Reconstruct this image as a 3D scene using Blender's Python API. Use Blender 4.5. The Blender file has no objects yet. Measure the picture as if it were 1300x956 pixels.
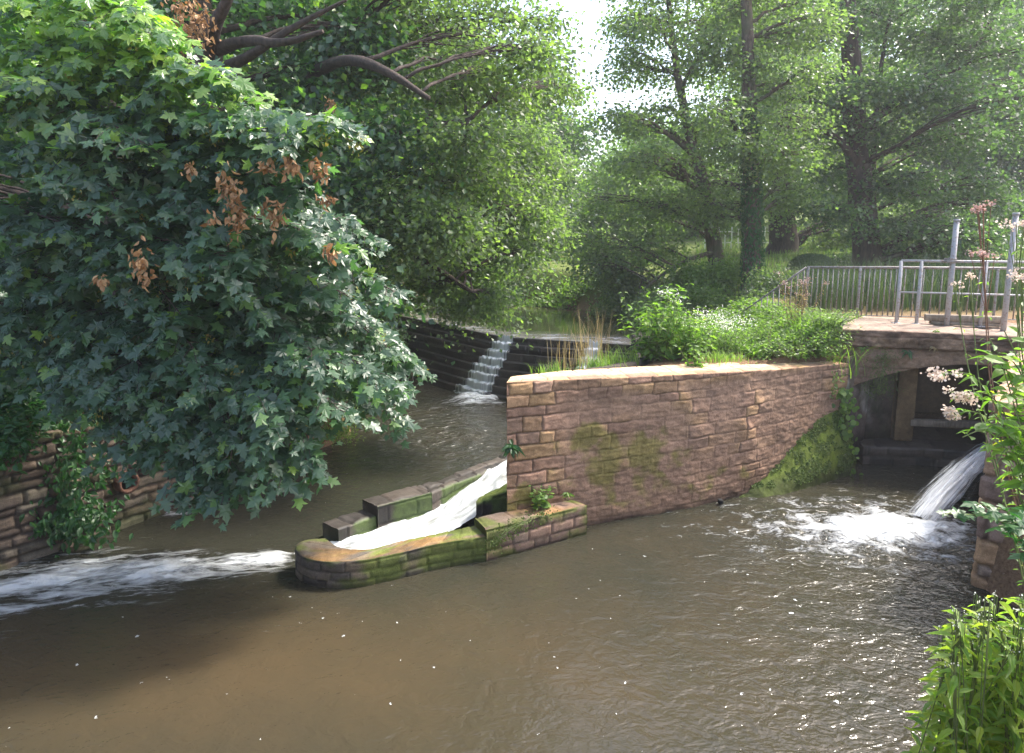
import bpy, math, random
import numpy as np
from mathutils import Vector

# ------------------------------------------------------------------ camera, sky, sun, exposure
scn = bpy.context.scene
COL = scn.collection
R = math.radians
CAM_H, PITCH, F = 4.5, R(8.73), 867.0
cam_d = bpy.data.cameras.new('camera'); cam = bpy.data.objects.new('camera', cam_d); COL.objects.link(cam)
cam.location = (0, 0, CAM_H); cam.rotation_euler = (R(90) - PITCH, 0, 0)
cam_d.sensor_width = 36; cam_d.lens = 36 * F / 1300; cam_d.shift_y = -45 / 1300
cam_d.clip_end = 2000; cam_d.clip_start = 0.05
scn.camera = cam
SUN_EL, SUN_AZ = R(54), R(66)          # azimuth clockwise from +Y
world = bpy.data.worlds.new('World'); scn.world = world; world.use_nodes = True
wn = world.node_tree.nodes; bg = wn['Background']
sky = wn.new('ShaderNodeTexSky'); sky.sky_type = 'NISHITA'; sky.sun_disc = False
sky.sun_elevation = SUN_EL; sky.sun_rotation = SUN_AZ; sky.air_density = 1.0; sky.dust_density = 4.0; sky.ozone_density = 1.0
world.node_tree.links.new(sky.outputs[0], bg.inputs[0]); bg.inputs[1].default_value = 0.15
sl = bpy.data.lights.new('sun', 'SUN'); so = bpy.data.objects.new('sun', sl); COL.objects.link(so)
sl.energy = 2.4; sl.angle = R(8); sl.color = (1.0, 0.95, 0.86)
sd = Vector((math.sin(SUN_AZ) * math.cos(SUN_EL), math.cos(SUN_AZ) * math.cos(SUN_EL), math.sin(SUN_EL)))
so.rotation_euler = sd.to_track_quat('Z', 'Y').to_euler(); so.location = (20, 25, 40)
scn.view_settings.view_transform = 'Standard'; scn.view_settings.look = 'None'
scn.view_settings.gamma = 1; scn.view_settings.use_curve_mapping = False
scn.view_settings.exposure = 1.95
scn.render.engine = 'CYCLES'
cy = scn.cycles
cy.max_bounces = 8; cy.diffuse_bounces = 3; cy.glossy_bounces = 3; cy.transmission_bounces = 4; cy.transparent_max_bounces = 12
cy.volume_bounces = 0; cy.use_denoising = True; cy.sample_clamp_indirect = 8

rng = np.random.default_rng(7); random.seed(7)
CP, SP = math.cos(PITCH), math.sin(PITCH)

def at(u, v, Y=None, z=None):
    """the point of the place seen at photo pixel (u, v), at distance Y or height z"""
    a = (u - 650) / F; b = (433 - v) / F
    dy = CP + b * SP; dz = -SP + b * CP
    k = Y / dy if Y is not None else (z - CAM_H) / dz
    return np.array([a * k, dy * k, CAM_H + dz * k])

# ------------------------------------------------------------------ numpy noise
_T = np.random.default_rng(3).random((256, 256))
def vnoise(x, y):
    x = np.asarray(x, float); y = np.asarray(y, float)
    xi = np.floor(x).astype(int); yi = np.floor(y).astype(int); fx = x - xi; fy = y - yi
    fx = fx * fx * (3 - 2 * fx); fy = fy * fy * (3 - 2 * fy)
    a = _T[xi % 256, yi % 256]; b = _T[(xi + 1) % 256, yi % 256]; c = _T[xi % 256, (yi + 1) % 256]; d = _T[(xi + 1) % 256, (yi + 1) % 256]
    return (a * (1 - fx) + b * fx) * (1 - fy) + (c * (1 - fx) + d * fx) * fy
def fbm(x, y, o=4):
    s = 0; a = 1; t = 0
    for i in range(o):
        s = s + a * vnoise(x * 2 ** i + 17.3 * i, y * 2 ** i + 5.1 * i); t += a; a *= .5
    return s / t
def sstep(a, b, x):
    t = np.clip((x - a) / (b - a), 0, 1); return t * t * (3 - 2 * t)
def lin(r, g, b):
    f = lambda c: ((c / 255 + .055) / 1.055) ** 2.4 if c > 10 else c / 255 / 12.92
    return np.array([f(r), f(g), f(b)])

# ------------------------------------------------------------------ object helpers
def mesh_obj(name, V, faces, mat, parent=None, smooth=True, col=None, attrs=None, loc=None, mats=None, midx=None):
    """V (n,3) world coordinates; faces: (m,k) int array or list of lists"""
    V = np.asarray(V, np.float32)
    if parent is not None: V = V - np.array(parent.location, np.float32)
    elif loc is not None: V = V - np.array(loc, np.float32)
    me = bpy.data.meshes.new(name)
    me.vertices.add(len(V)); me.vertices.foreach_set('co', V.ravel())
    if isinstance(faces, np.ndarray):
        m, k = faces.shape
        idx = faces.ravel().astype(np.int32); st = np.arange(m, dtype=np.int32) * k
    else:
        idx = np.array([i for f in faces for i in f], np.int32)
        ln = np.array([len(f) for f in faces]); st = np.concatenate([[0], np.cumsum(ln)[:-1]]).astype(np.int32); m = len(faces)
    me.loops.add(len(idx)); me.loops.foreach_set('vertex_index', idx)
    me.polygons.add(m); me.polygons.foreach_set('loop_start', st)
    try: me.polygons.foreach_set('loop_total', np.full(m, faces.shape[1], np.int32) if isinstance(faces, np.ndarray) else ln.astype(np.int32))
    except Exception: pass
    me.polygons.foreach_set('use_smooth', np.full(m, smooth))
    if col is not None:
        a = me.attributes.new('col', 'FLOAT_COLOR', 'POINT')
        c = np.ones((len(V), 4), np.float32); c[:, :3] = col; a.data.foreach_set('color', c.ravel())
    for k_, v_ in (attrs or {}).items():
        a = me.attributes.new(k_, 'FLOAT', 'POINT'); a.data.foreach_set('value', np.asarray(v_, np.float32))
    for mm in (mats or [mat]): me.materials.append(mm)
    if midx is not None: me.polygons.foreach_set('material_index', np.asarray(midx, np.int32))
    me.update(calc_edges=True)
    o = bpy.data.objects.new(name, me); COL.objects.link(o)
    if parent is not None: o.parent = parent
    elif loc is not None: o.location = loc
    return o
def tag(o, label, cat, group=None, kind=None):
    o['label'] = label; o['category'] = cat
    if group: o['group'] = group
    if kind: o['kind'] = kind
    return o
def thing(name, loc, label, cat, group=None):
    o = bpy.data.objects.new(name, None); COL.objects.link(o); o.location = [float(c) for c in loc]
    o.empty_display_size = .1
    return tag(o, label, cat, group)
def structure(o): o['kind'] = 'structure'; return o

class MB:
    """collects shapes for one mesh"""
    def __init__(s): s.v = []; s.f = []; s.n = 0
    def add(s, V, Fs):
        s.v.append(np.asarray(V, float)); s.f += [[i + s.n for i in f] for f in Fs]; s.n += len(V)
    def box(s, c, d, ax=(1, 0, 0), bev=.004, up=(0, 0, 1)):
        c = np.array(c, float); x = np.array(ax, float); x /= np.linalg.norm(x); z = np.array(up, float); z = z - x * z.dot(x); z /= np.linalg.norm(z); y = np.cross(z, x)
        hx, hy, hz = [q / 2 for q in d]; b = min(bev, hx * .4, hy * .4, hz * .4)
        V = []
        for zz, e in ((-hz, b), (-hz + b, 0), (hz - b, 0), (hz, b)):
            X, Yy = hx - e, hy - e
            for (px, py) in ((-X + b, -Yy), (X - b, -Yy), (X, -Yy + b), (X, Yy - b), (X - b, Yy), (-X + b, Yy), (-X, Yy - b), (-X, -Yy + b)):
                V.append(c + x * px + y * py + z * zz)
        Fs = [list(range(7, -1, -1)), list(range(24, 32))]
        for k in range(3):
            for i in range(8):
                j = (i + 1) % 8; Fs.append([k * 8 + i, k * 8 + j, k * 8 + 8 + j, k * 8 + 8 + i])
        s.add(V, Fs)
    def tube(s, P, r, n=8, cap=True, rough=0):
        P = np.asarray(P, float); m = len(P); r = np.broadcast_to(np.asarray(r, float), (m,))
        T = np.gradient(P, axis=0); T /= np.linalg.norm(T, axis=1)[:, None] + 1e-9
        ref = np.array([0, 0, 1.]) if abs(T[0][2]) < .8 else np.array([1., 0, 0])
        A = np.cross(T, ref); A /= np.linalg.norm(A, axis=1)[:, None] + 1e-9; B = np.cross(T, A)
        th = np.linspace(0, 2 * math.pi, n, endpoint=False)
        rr = r[:, None] * np.ones(n)[None, :]
        if rough: rr = rr * (1 + rough * (2 * vnoise(np.arange(m)[:, None] * .6 + P[0, 0] * 9, np.arange(n)[None, :] * 1.3 + P[0, 1] * 5) - 1))
        V = P[:, None, :] + rr[..., None] * (np.cos(th)[None, :, None] * A[:, None, :] + np.sin(th)[None, :, None] * B[:, None, :])
        Fs = [[i * n + j, i * n + (j + 1) % n, (i + 1) * n + (j + 1) % n, (i + 1) * n + j] for i in range(m - 1) for j in range(n)]
        if cap: Fs += [list(range(n - 1, -1, -1)), list(range((m - 1) * n, m * n))]
        s.add(V.reshape(-1, 3), Fs)
    def build(s, name, mat, parent=None, smooth=True, loc=None):
        return mesh_obj(name, np.concatenate(s.v), s.f, mat, parent, smooth, loc=loc)

# ------------------------------------------------------------------ materials
def newmat(name):
    m = bpy.data.materials.new(name); m.use_nodes = True; nt = m.node_tree
    return m, nt, nt.nodes, nt.links, nt.nodes['Principled BSDF']
def ramp(n, stops):
    r = n.new('ShaderNodeValToRGB'); e = r.color_ramp.elements
    while len(e) > 1: e.remove(e[-1])
    e[0].position = stops[0][0]; e[0].color = (*stops[0][1], 1)
    for p, c in stops[1:]:
        q = e.new(p); q.color = (*c, 1)
    return r
def noise_n(n, l, scale, detail=5, rough=.6, vec=None):
    t = n.new('ShaderNodeTexNoise'); t.inputs['Scale'].default_value = scale; t.inputs['Detail'].default_value = detail; t.inputs['Roughness'].default_value = rough
    if vec is not None: l.new(vec, t.inputs['Vector'])
    return t
def mixc(n, l, fac, a, b, mode='MIX'):
    m = n.new('ShaderNodeMix'); m.data_type = 'RGBA'; m.blend_type = mode
    for s_, v_ in (('Factor', fac), ('A', a), ('B', b)):
        i = [q for q in m.inputs if q.name == s_ and (q.type == ('VALUE' if s_ == 'Factor' else 'RGBA'))][0]
        if isinstance(v_, (int, float)): i.default_value = v_
        elif isinstance(v_, (tuple, list, np.ndarray)): i.default_value = (*v_, 1)
        else: l.new(v_, i)
    return [q for q in m.outputs if q.type == 'RGBA'][0]
def math_n(n, l, op, a, b=None, c=None, clamp=False):
    m = n.new('ShaderNodeMath'); m.operation = op; m.use_clamp = clamp
    for i, v_ in enumerate((a, b, c)):
        if v_ is None: continue
        if isinstance(v_, (int, float)): m.inputs[i].default_value = v_
        else: l.new(v_, m.inputs[i])
    return m.outputs[0]
def bump_n(n, l, h, strength, dist, p):
    b = n.new('ShaderNodeBump'); b.inputs['Strength'].default_value = strength; b.inputs['Distance'].default_value = dist
    l.new(h, b.inputs['Height']); l.new(b.outputs[0], p.inputs['Normal']); return b

def stone_mat(name, rough=.9, bump=.012, wet=0.0):
    m, nt, n, l, p = newmat(name)
    a = n.new('ShaderNodeAttribute'); a.attribute_name = 'col'
    g = n.new('ShaderNodeNewGeometry')
    t = noise_n(n, l, 9, 8, .7, g.outputs['Position']); t2 = noise_n(n, l, 70, 4, .7, g.outputs['Position'])
    r1 = ramp(n, [(.3, (.62, .60, .58)), (.7, (1.3, 1.3, 1.28))]); l.new(t.outputs[0], r1.inputs[0])
    r2 = ramp(n, [(.3, (.72,) * 3), (.7, (1.25,) * 3)]); l.new(t2.outputs[0], r2.inputs[0])
    c = mixc(n, l, 1.0, a.outputs['Color'], r1.outputs[0], 'MULTIPLY'); c = mixc(n, l, 1.0, c, r2.outputs[0], 'MULTIPLY')
    l.new(c, p.inputs['Base Color']); p.inputs['Roughness'].default_value = rough
    p.inputs['Specular IOR Level'].default_value = .3 + wet
    h = math_n(n, l, 'ADD', t.outputs[0], math_n(n, l, 'MULTIPLY', t2.outputs[0], .35))
    bump_n(n, l, h, .9, bump, p)
    return m
STONE = stone_mat('weathered_stone'); WETSTONE = stone_mat('wet_dark_stone', .55, .014, .2)

def leaf_mat(name, stops, trans=(.25, .42, .05), tfac=.38, rough=.42, spec=.5):
    m, nt, n, l, p = newmat(name)
    a = n.new('ShaderNodeAttribute'); a.attribute_name = 'tint'
    r = ramp(n, stops); l.new(a.outputs['Fac'], r.inputs[0]); l.new(r.outputs[0], p.inputs['Base Color'])
    p.inputs['Roughness'].default_value = rough; p.inputs['Specular IOR Level'].default_value = spec
    t = n.new('ShaderNodeBsdfTranslucent')
    c = mixc(n, l, 1.0, r.outputs[0], tuple(q * 3.4 + .5 for q in trans), 'MULTIPLY')
    l.new(c, t.inputs['Color'])
    mx = n.new('ShaderNodeMixShader'); mx.inputs[0].default_value = tfac
    l.new(p.outputs[0], mx.inputs[1]); l.new(t.outputs[0], mx.inputs[2])
    l.new(mx.outputs[0], n['Material Output'].inputs['Surface'])
    return m
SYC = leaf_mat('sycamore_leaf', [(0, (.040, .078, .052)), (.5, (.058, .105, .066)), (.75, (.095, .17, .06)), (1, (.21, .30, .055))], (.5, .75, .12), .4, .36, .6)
ALD = leaf_mat('alder_leaf', [(0, (.07, .10, .055)), (.5, (.115, .155, .075)), (1, (.19, .24, .09))], (.45, .62, .1), .48, .4)
DRK = leaf_mat('dark_leaf', [(0, (.05, .08, .05)), (.6, (.08, .12, .062)), (1, (.13, .19, .07))], (.4, .6, .1), .42, .35)
LGT = leaf_mat('light_leaf', [(0, (.08, .13, .035)), (.5, (.12, .19, .045)), (1, (.19, .25, .06))], (.45, .6, .1), .45, .5)
PLT = leaf_mat('bright_plant_leaf', [(0, (.07, .13, .035)), (.5, (.12, .2, .045)), (.9, (.2, .28, .06)), (1, (.35, .33, .05))], (.45, .6, .08), .45, .5)
UND = leaf_mat('undergrowth_leaf', [(0, (.02, .065, .02)), (.6, (.035, .10, .028)), (1, (.08, .16, .04))], (.3, .6, .1), .35, .4)
SEED = leaf_mat('brown_seed', [(0, (.20, .11, .05)), (.5, (.36, .21, .10)), (1, (.50, .33, .17))], (.16, .1, .04), .25, .7)
KEYS = leaf_mat('green_seed_key', [(0, (.16, .17, .04)), (1, (.30, .26, .07))], (.5, .5, .2), .3, .6)
FLW = leaf_mat('pale_flower', [(0, (.42, .32, .26)), (.5, (.6, .5, .43)), (1, (.72, .66, .58))], (.3, .28, .26), .3, .8)
PNK = leaf_mat('faded_pink_flower', [(0, (.26, .17, .14)), (.5, (.42, .31, .27)), (1, (.55, .45, .4))], (.3, .2, .2), .25, .8)
WHT = leaf_mat('white_flower', [(0, (.6, .6, .52)), (1, (.8, .8, .74))], (.3, .3, .28), .3, .8)
DRY = leaf_mat('dry_grass', [(0, (.24, .19, .09)), (1, (.42, .34, .18))], (.4, .35, .2), .3, .8)
REED = leaf_mat('reed_blade', [(0, (.025, .045, .02)), (.5, (.045, .075, .03)), (1, (.09, .13, .045))], (.4, .5, .15), .22, .5)
MOSS = leaf_mat('moss_leaf', [(0, (.05, .075, .025)), (.5, (.085, .12, .035)), (1, (.14, .18, .05))], (.3, .4, .1), .2, .9, .2)

def bark_mat(name, a, b, ivy=None):
    m, nt, n, l, p = newmat(name); g = n.new('ShaderNodeNewGeometry')
    mp = n.new('ShaderNodeMapping'); mp.inputs['Scale'].default_value = (1, 1, .25); l.new(g.outputs['Position'], mp.inputs[0])
    t = noise_n(n, l, 14, 6, .7, mp.outputs[0]); t2 = noise_n(n, l, 1.3, 3, .6, g.outputs['Position'])
    r = ramp(n, [(.35, a), (.65, b)]); l.new(t.outputs[0], r.inputs[0])
    c = r.outputs[0]
    if ivy is not None:
        f = ramp(n, [(.45, (0, 0, 0)), (.6, (1, 1, 1))]); l.new(t2.outputs[0], f.inputs[0]); c = mixc(n, l, f.outputs[0], c, ivy)
    l.new(c, p.inputs['Base Color']); p.inputs['Roughness'].default_value = .95
    bump_n(n, l, t.outputs[0], .9, .03, p); return m
BARK = bark_mat('brown_bark', (.055, .038, .028), (.17, .125, .095), (.07, .075, .04))
BARK_D = bark_mat('dark_bark', (.03, .022, .018), (.085, .06, .048))
STEM = bark_mat('green_stem', (.09, .13, .04), (.16, .20, .07))
DRYSTEM = bark_mat('reddish_stem', (.12, .06, .04), (.24, .13, .08))

def metal_mat(name, base, rust, amt=.55):
    m, nt, n, l, p = newmat(name); g = n.new('ShaderNodeNewGeometry')
    t = noise_n(n, l, 22, 6, .7, g.outputs['Position'])
    r = ramp(n, [(amt - .06, base), (amt + .08, rust)]); l.new(t.outputs[0], r.inputs[0]); l.new(r.outputs[0], p.inputs['Base Color'])
    p.inputs['Roughness'].default_value = .6; p.inputs['Metallic'].default_value = .0
    bump_n(n, l, t.outputs[0], .4, .002, p); return m
GALV = metal_mat('galvanised_metal', (.34, .33, .34), (.20, .14, .11), .58)
RAIL = metal_mat('rusty_painted_rail', (.23, .215, .205), (.13, .09, .07), .52)
WOOD = bark_mat('weathered_timber', (.16, .12, .085), (.30, .24, .18))
CONC = stone_mat('stained_concrete', .9, .006)
CLAY = bark_mat('clay_pipe', (.09, .045, .03), (.15, .075, .05))

# ------------------------------------------------------------------ masonry
def masonry(s, h, seed, ch=(.16, .28), sl=(.3, .75), joint=.02, pal=None):
    """stone pattern at wall coordinates s (along), h (up): displacement 0..1, stone value, joint mask, colour"""
    rg = np.random.default_rng(seed); shp = s.shape
    wob = .03 * (fbm(s * .8 + seed, h * .6) - .5) * 2 + .02 * (fbm(s * 5 + seed, h * 5) - .5) * 2; h = h + wob; s = s + .04 * (fbm(s * 3, h * 4 + seed) - .5) * 2
    s = s.ravel(); h = h.ravel() + 2.0
    rows = [0.]
    while rows[-1] < 7: rows.append(rows[-1] + rg.uniform(*ch))
    rows = np.array(rows); ri = np.clip(np.searchsorted(rows, h, side='right') - 1, 0, len(rows) - 2)
    eh = np.minimum(h - rows[ri], rows[ri + 1] - h); es = np.zeros_like(eh); sid = np.zeros(len(eh))
    for r_ in np.unique(ri):
        c = [-3 - rg.random()]
        mx = s.max() + 2
        while c[-1] < mx: c.append(c[-1] + rg.uniform(*sl))
        c = np.array(c); k = ri == r_; q = np.clip(np.searchsorted(c, s[k], side='right') - 1, 0, len(c) - 2)
        es[k] = np.minimum(s[k] - c[q], c[q + 1] - s[k]); sid[k] = r_ * 131 + q
    e = np.minimum(eh, es); jm = 1 - sstep(joint * .3, joint * 1.1, e)
    rv = _T[(sid.astype(int) * 7 + seed) % 256, (sid.astype(int) * 13) % 256]; rv2 = _T[(sid.astype(int) * 3 + 9) % 256, (sid.astype(int) * 5 + seed) % 256]
    pillow = sstep(0, .035, e)
    disp = (1 - jm) * (.55 + .45 * rv) * (.6 + .4 * pillow) + .25 * (fbm(s * 9, h * 9) - .5)
    pal = pal if pal is not None else PAL
    ci = np.clip((rv2 * len(pal)).astype(int), 0, len(pal) - 1)
    col = np.array(pal)[ci] * (.8 + .4 * rv)[:, None]
    return disp.reshape(shp), jm.reshape(shp), col.reshape(shp + (3,))
PAL = [lin(148, 118, 94), lin(160, 128, 98), lin(140, 110, 90), lin(150, 118, 98), lin(166, 134, 98), lin(134, 108, 90)]
PAL_G = [lin(96, 90, 84), lin(110, 100, 90), lin(84, 78, 72), lin(120, 108, 92)]
PAL_L = [lin(130, 108, 96), lin(146, 120, 104), lin(108, 88, 78), lin(136, 118, 104)]
PAL_D = [lin(60, 54, 50), lin(74, 66, 60), lin(48, 44, 42)]
MOSSC = lin(96, 112, 40); MOSSD = lin(70, 92, 34); MORT = lin(104, 84, 70)

def resample(P, step):
    P = np.asarray(P, float); d = np.concatenate([[0], np.cumsum(np.linalg.norm(np.diff(P[:, :2], axis=0), axis=1))])
    n = max(2, int(d[-1] / step) + 1); t = np.linspace(0, d[-1], n)
    return np.stack([np.interp(t, d, P[:, k]) for k in range(P.shape[1])], 1), t
def smooth_path(P, it=2):
    P = np.asarray(P, float)
    for _ in range(it):
        Q = [P[0]]
        for a, b in zip(P[:-1], P[1:]): Q += [a * .75 + b * .25, a * .25 + b * .75]
        Q.append(P[-1]); P = np.array(Q)
    return P
def wall_strip(name, outer, inner, zbot, mat, parent=None, res=.03, seed=1, amp=.03, colf=None, pal=None, bottom=False, ch=(.16, .28), sl=(.3, .75), joint=.02, inner_face=True, topamp=.02, loc=None, topcol=None, nrm=1, round_=.02, jdark=.45, ampf=None):
    """a wall following OUTER (x,y,ztop); INNER the far top edge; closed with end caps"""
    O, t = resample(outer, res)
    I = np.asarray(inner, float); dI = np.concatenate([[0], np.cumsum(np.linalg.norm(np.diff(I[:, :2], axis=0), axis=1))]); dI /= dI[-1]
    I = np.stack([np.interp(t / t[-1], dI, I[:, k]) for k in range(3)], 1)
    zb = zbot(t / t[-1]) if callable(zbot) else np.full(len(t), float(zbot))
    T = np.gradient(O[:, :2], axis=0); T /= np.linalg.norm(T, axis=1)[:, None]; N = np.stack([T[:, 1], -T[:, 0]], 1) * nrm
    ns = len(t); nh = max(4, int((O[:, 2].max() - zb.min()) / res)); wt = np.linalg.norm((I - O)[:, :2], axis=1).max(); nw = max(3, int(wt / (res * 1.3)))
    rows = []; cols = []
    k = np.linspace(0, 1, nh)[:, None]; Z = zb[None, :] + k * (O[:, 2] - zb)[None, :]
    S = np.broadcast_to(t[None, :], Z.shape); d, jm, c = masonry(S, Z, seed, ch, sl, joint, pal)
    edge = 1 - round_ * 40 * sstep(.93, 1, k) * .4
    D = amp * d * (1 if ampf is None else ampf(S, Z))
    P = np.stack([O[None, :, 0] + N[None, :, 0] * D, O[None, :, 1] + N[None, :, 1] * D, Z + 0 * D], 2)
    c = c * (1 - jdark * jm)[..., None]
    if colf: c, D2 = colf(S, Z, c, jm, P); P[..., :2] += N[None] * D2[..., None]
    rows.append(P); cols.append(c)
    k = np.linspace(0, 1, nw)[1:, None]
    TP = O[None] * (1 - k)[..., None] + I[None] * k[..., None]
    st = np.broadcast_to(t[None, :], k.shape[:1] + t.shape); wv = k * wt
    d, jm, c = masonry(st, wv + .5, seed + 5, (.5, 1.2), sl, joint, pal)
    TP = TP.copy(); TP[..., 2] += topamp * (d - .4) + topamp * 1.5 * (fbm(TP[..., 0] * 4, TP[..., 1] * 4) - .5)
    c = c * (1 - .4 * jm)[..., None]
    if topcol: c = topcol(st, wv, c, TP)
    rows.append(TP); cols.append(c)
    if inner_face:
        k = np.linspace(0, 1, nh)[1:, None]; Z = I[None, :, 2] * (1 - k) + zb[None] * k
        d, jm, c = masonry(np.broadcast_to(t[None], Z.shape), Z, seed + 9, ch, sl, joint, pal)
        P = np.stack([I[None, :, 0] - N[None, :, 0] * amp * d, I[None, :, 1] - N[None, :, 1] * amp * d, Z], 2)
        c = c * (1 - .5 * jm)[..., None]
        if colf: c, _ = colf(np.broadcast_to(t[None], Z.shape), Z, c, jm, P)
        rows.append(P); cols.append(c)
    G = np.concatenate(rows, 0); C = np.concatenate(cols, 0); m = G.shape[0]
    idx = np.arange(m * ns).reshape(m, ns)
    Fq = np.stack([idx[:-1, :-1], idx[:-1, 1:], idx[1:, 1:], idx[1:, :-1]], -1).reshape(-1, 4)
    if nrm < 0: Fq = Fq[:, ::-1]
    fl = Fq.tolist()
    if bottom: fl += [[idx[0, i + 1], idx[0, i], idx[-1, i], idx[-1, i + 1]] for i in range(ns - 1)]
    if inner_face: fl += [idx[::-1, 0].tolist(), idx[:, -1].tolist()]
    return mesh_obj(name, G.reshape(-1, 3), fl, mat, parent, True, col=C.reshape(-1, 3), loc=loc)

# ------------------------------------------------------------------ leaves
def fan(rim, ctr, zf):
    V = [(ctr[0], ctr[1], zf(*ctr))] + [(x, y, zf(x, y)) for x, y in rim]; n = len(rim)
    return np.array(V), np.array([[0, 1 + i, 1 + (i + 1) % n] for i in range(n)])
_h = [(-.08, .08), (-.17, .36), (.02, .34), (.12, .27), (.30, .36), (.48, .62), (.54, .42), (.49, .2), (.66, .26), (.80, .13)]
MAPLE = fan([(x, y) for x, y in _h] + [(1.03, 0)] + [(x, -y) for x, y in _h[::-1]], (.28, 0), lambda x, y: -.16 * x * x - .5 * y * y + .10 * abs(y))
_m = [(0, .02), (.2, .2), (.45, .27), (.72, .19), (.9, .07)]
OVAL = fan(_m + [(1.05, 0)] + [(x, -y) for x, y in _m[::-1]], (.4, 0), lambda x, y: -.22 * x * x + .35 * abs(y))
_l = [(0, .02), (.22, .13), (.5, .165), (.8, .09)]
LANCE = fan(_l + [(1.1, 0)] + [(x, -y) for x, y in _l[::-1]], (.4, 0), lambda x, y: -.35 * x * x + .5 * abs(y))
SIMPLE = (np.array([(0, 0, 0), (.45, .4, .07), (1, 0, -.08), (.45, -.4, .07)]), np.array([[0, 2, 1], [0, 3, 2]]))
ROUNDL = fan([(math.cos(a) * .45 + .45, math.sin(a) * .45) for a in np.linspace(.4, 6.2, 9)], (.5, 0), lambda x, y: -.1 * x)

def unit(v): return v / (np.linalg.norm(v, axis=-1, keepdims=True) + 1e-9)
def leaves(name, P, Nn, Dd, S, mat, parent=None, tpl=SIMPLE, tint=None, loc=None):
    P = np.asarray(P, float); n = len(P); Nn = unit(Nn); X = unit(Dd - (Dd * Nn).sum(1)[:, None] * Nn); Y = np.cross(Nn, X)
    tv, tf = tpl; S = np.broadcast_to(S, (n,))
    zs = rng.uniform(.3, 1.8, n)
    V = P[:, None] + S[:, None, None] * (tv[None, :, 0:1] * X[:, None] + tv[None, :, 1:2] * Y[:, None] + (tv[None, :, 2:3] * zs[:, None, None]) * Nn[:, None])
    Fs = (tf[None] + (np.arange(n) * len(tv))[:, None, None]).reshape(-1, 3)
    if tint is None: tint = np.clip(rng.normal(.45, .22, n), 0, 1)
    return mesh_obj(name, V.reshape(-1, 3), Fs, mat, parent, False, attrs={'tint': np.repeat(tint, len(tv))}, loc=loc)
def rdir(n, s=1.): return rng.normal(0, s, (n, 3))

# ------------------------------------------------------------------ outline of the waters
P_LOW = np.array([(-14, 3.3), (2.0, 3.3), (3.4, 3.9), (5.0, 5.4), (6.2, 7.4), (6.0, 8.3), (9.5, 12.5), (9.6, 14.5), (7.3, 14.3), (6.4, 12.8), (3.3, 11.1), (0, 9.65), (0, 9.8), (1, 10.7), (1.7, 11.5), (2.3, 12.6), (2.8, 15), (3.1, 17.2),
                  (-.2, 18.9), (-4.9, 25.4), (-6, 24), (-4.5, 20), (-3.7, 17), (-3.2, 15), (-3.95, 13.3), (-4.7, 12.3), (-5.6, 11.05), (-6.8, 9.0), (-9.3, 5.8)])
P_UP = np.array([(-4.8, 25.3), (-.22, 19.1), (3.3, 17.5), (5, 18.5), (6, 20.5), (4.6, 22.5), (3.4, 24.5), (2.1, 26.5), (0, 28.4), (-4, 31), (-12, 34), (-25, 36), (-25, 30), (-10, 28)])
def sdf(P, x, y):
    n = len(P); d = np.full(x.shape, 1e9); ins = np.zeros(x.shape, bool)
    for i in range(n):
        a = P[i]; b = P[(i + 1) % n]; e = b - a; wx = x - a[0]; wy = y - a[1]
        t = np.clip((wx * e[0] + wy * e[1]) / (e @ e), 0, 1); d = np.minimum(d, (wx - e[0] * t) ** 2 + (wy - e[1] * t) ** 2)
        c = ((a[1] > y) != (b[1] > y)) & (x < (b[0] - a[0]) * (y - a[1]) / (b[1] - a[1] + 1e-12) + a[0]); ins ^= c
    d = np.sqrt(d); return np.where(ins, -d, d)
def land(x, y):
    right = 2.25 + .45 * sstep(4.6, 6, x) * (y < 20) + .075 * np.clip(y - 16, 0, 14) + .05 * np.clip(y - 30, 0, 200) + .05 * np.clip(x - 9, 0, 200) * sstep(12, 26, y)
    left = 1.7 + .16 * np.clip(-4.5 - x - .2 * np.abs(y - 12), 0, 30) + .03 * np.clip(y - 25, 0, 200)
    near = np.where(x > 2.9, 2.6, 3.0) + 0 * x
    h = left + (right - left) * sstep(-3, 1, x)
    h = h + (near - h) * sstep(7.5, 5.0, y)
    return h + .25 * (fbm(x * .25 + 50, y * .25 + 50) - .5) * sstep(14, 24, y)
def height(x, y):
    d1 = sdf(P_LOW, x, y); d2 = sdf(P_UP, x, y); L = land(x, y)
    wl = np.where((y < 5.5) | ((x < -2) & (y > 12.6)), 1.5, .35)
    k = sstep(-.05, 1, d1 / wl)
    h = -.6 + (L + .6) * np.where(y < 5.6, np.clip(d1 / 1.9, 0, 1), k)
    h2 = 1.25 + (L - 1.25) * sstep(-.3, 1.5, d2)
    h = np.where(d2 < 1.5, np.minimum(h2, np.where(d1 < .35, h, h2)), h)
    h = np.where((d1 > .3) & (d2 < .05), 1.25, h)
    return h + .06 * (fbm(x * 2, y * 2) - .5)
def gz(x, y): return float(height(np.array([float(x)]), np.array([float(y)]))[0])

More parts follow.
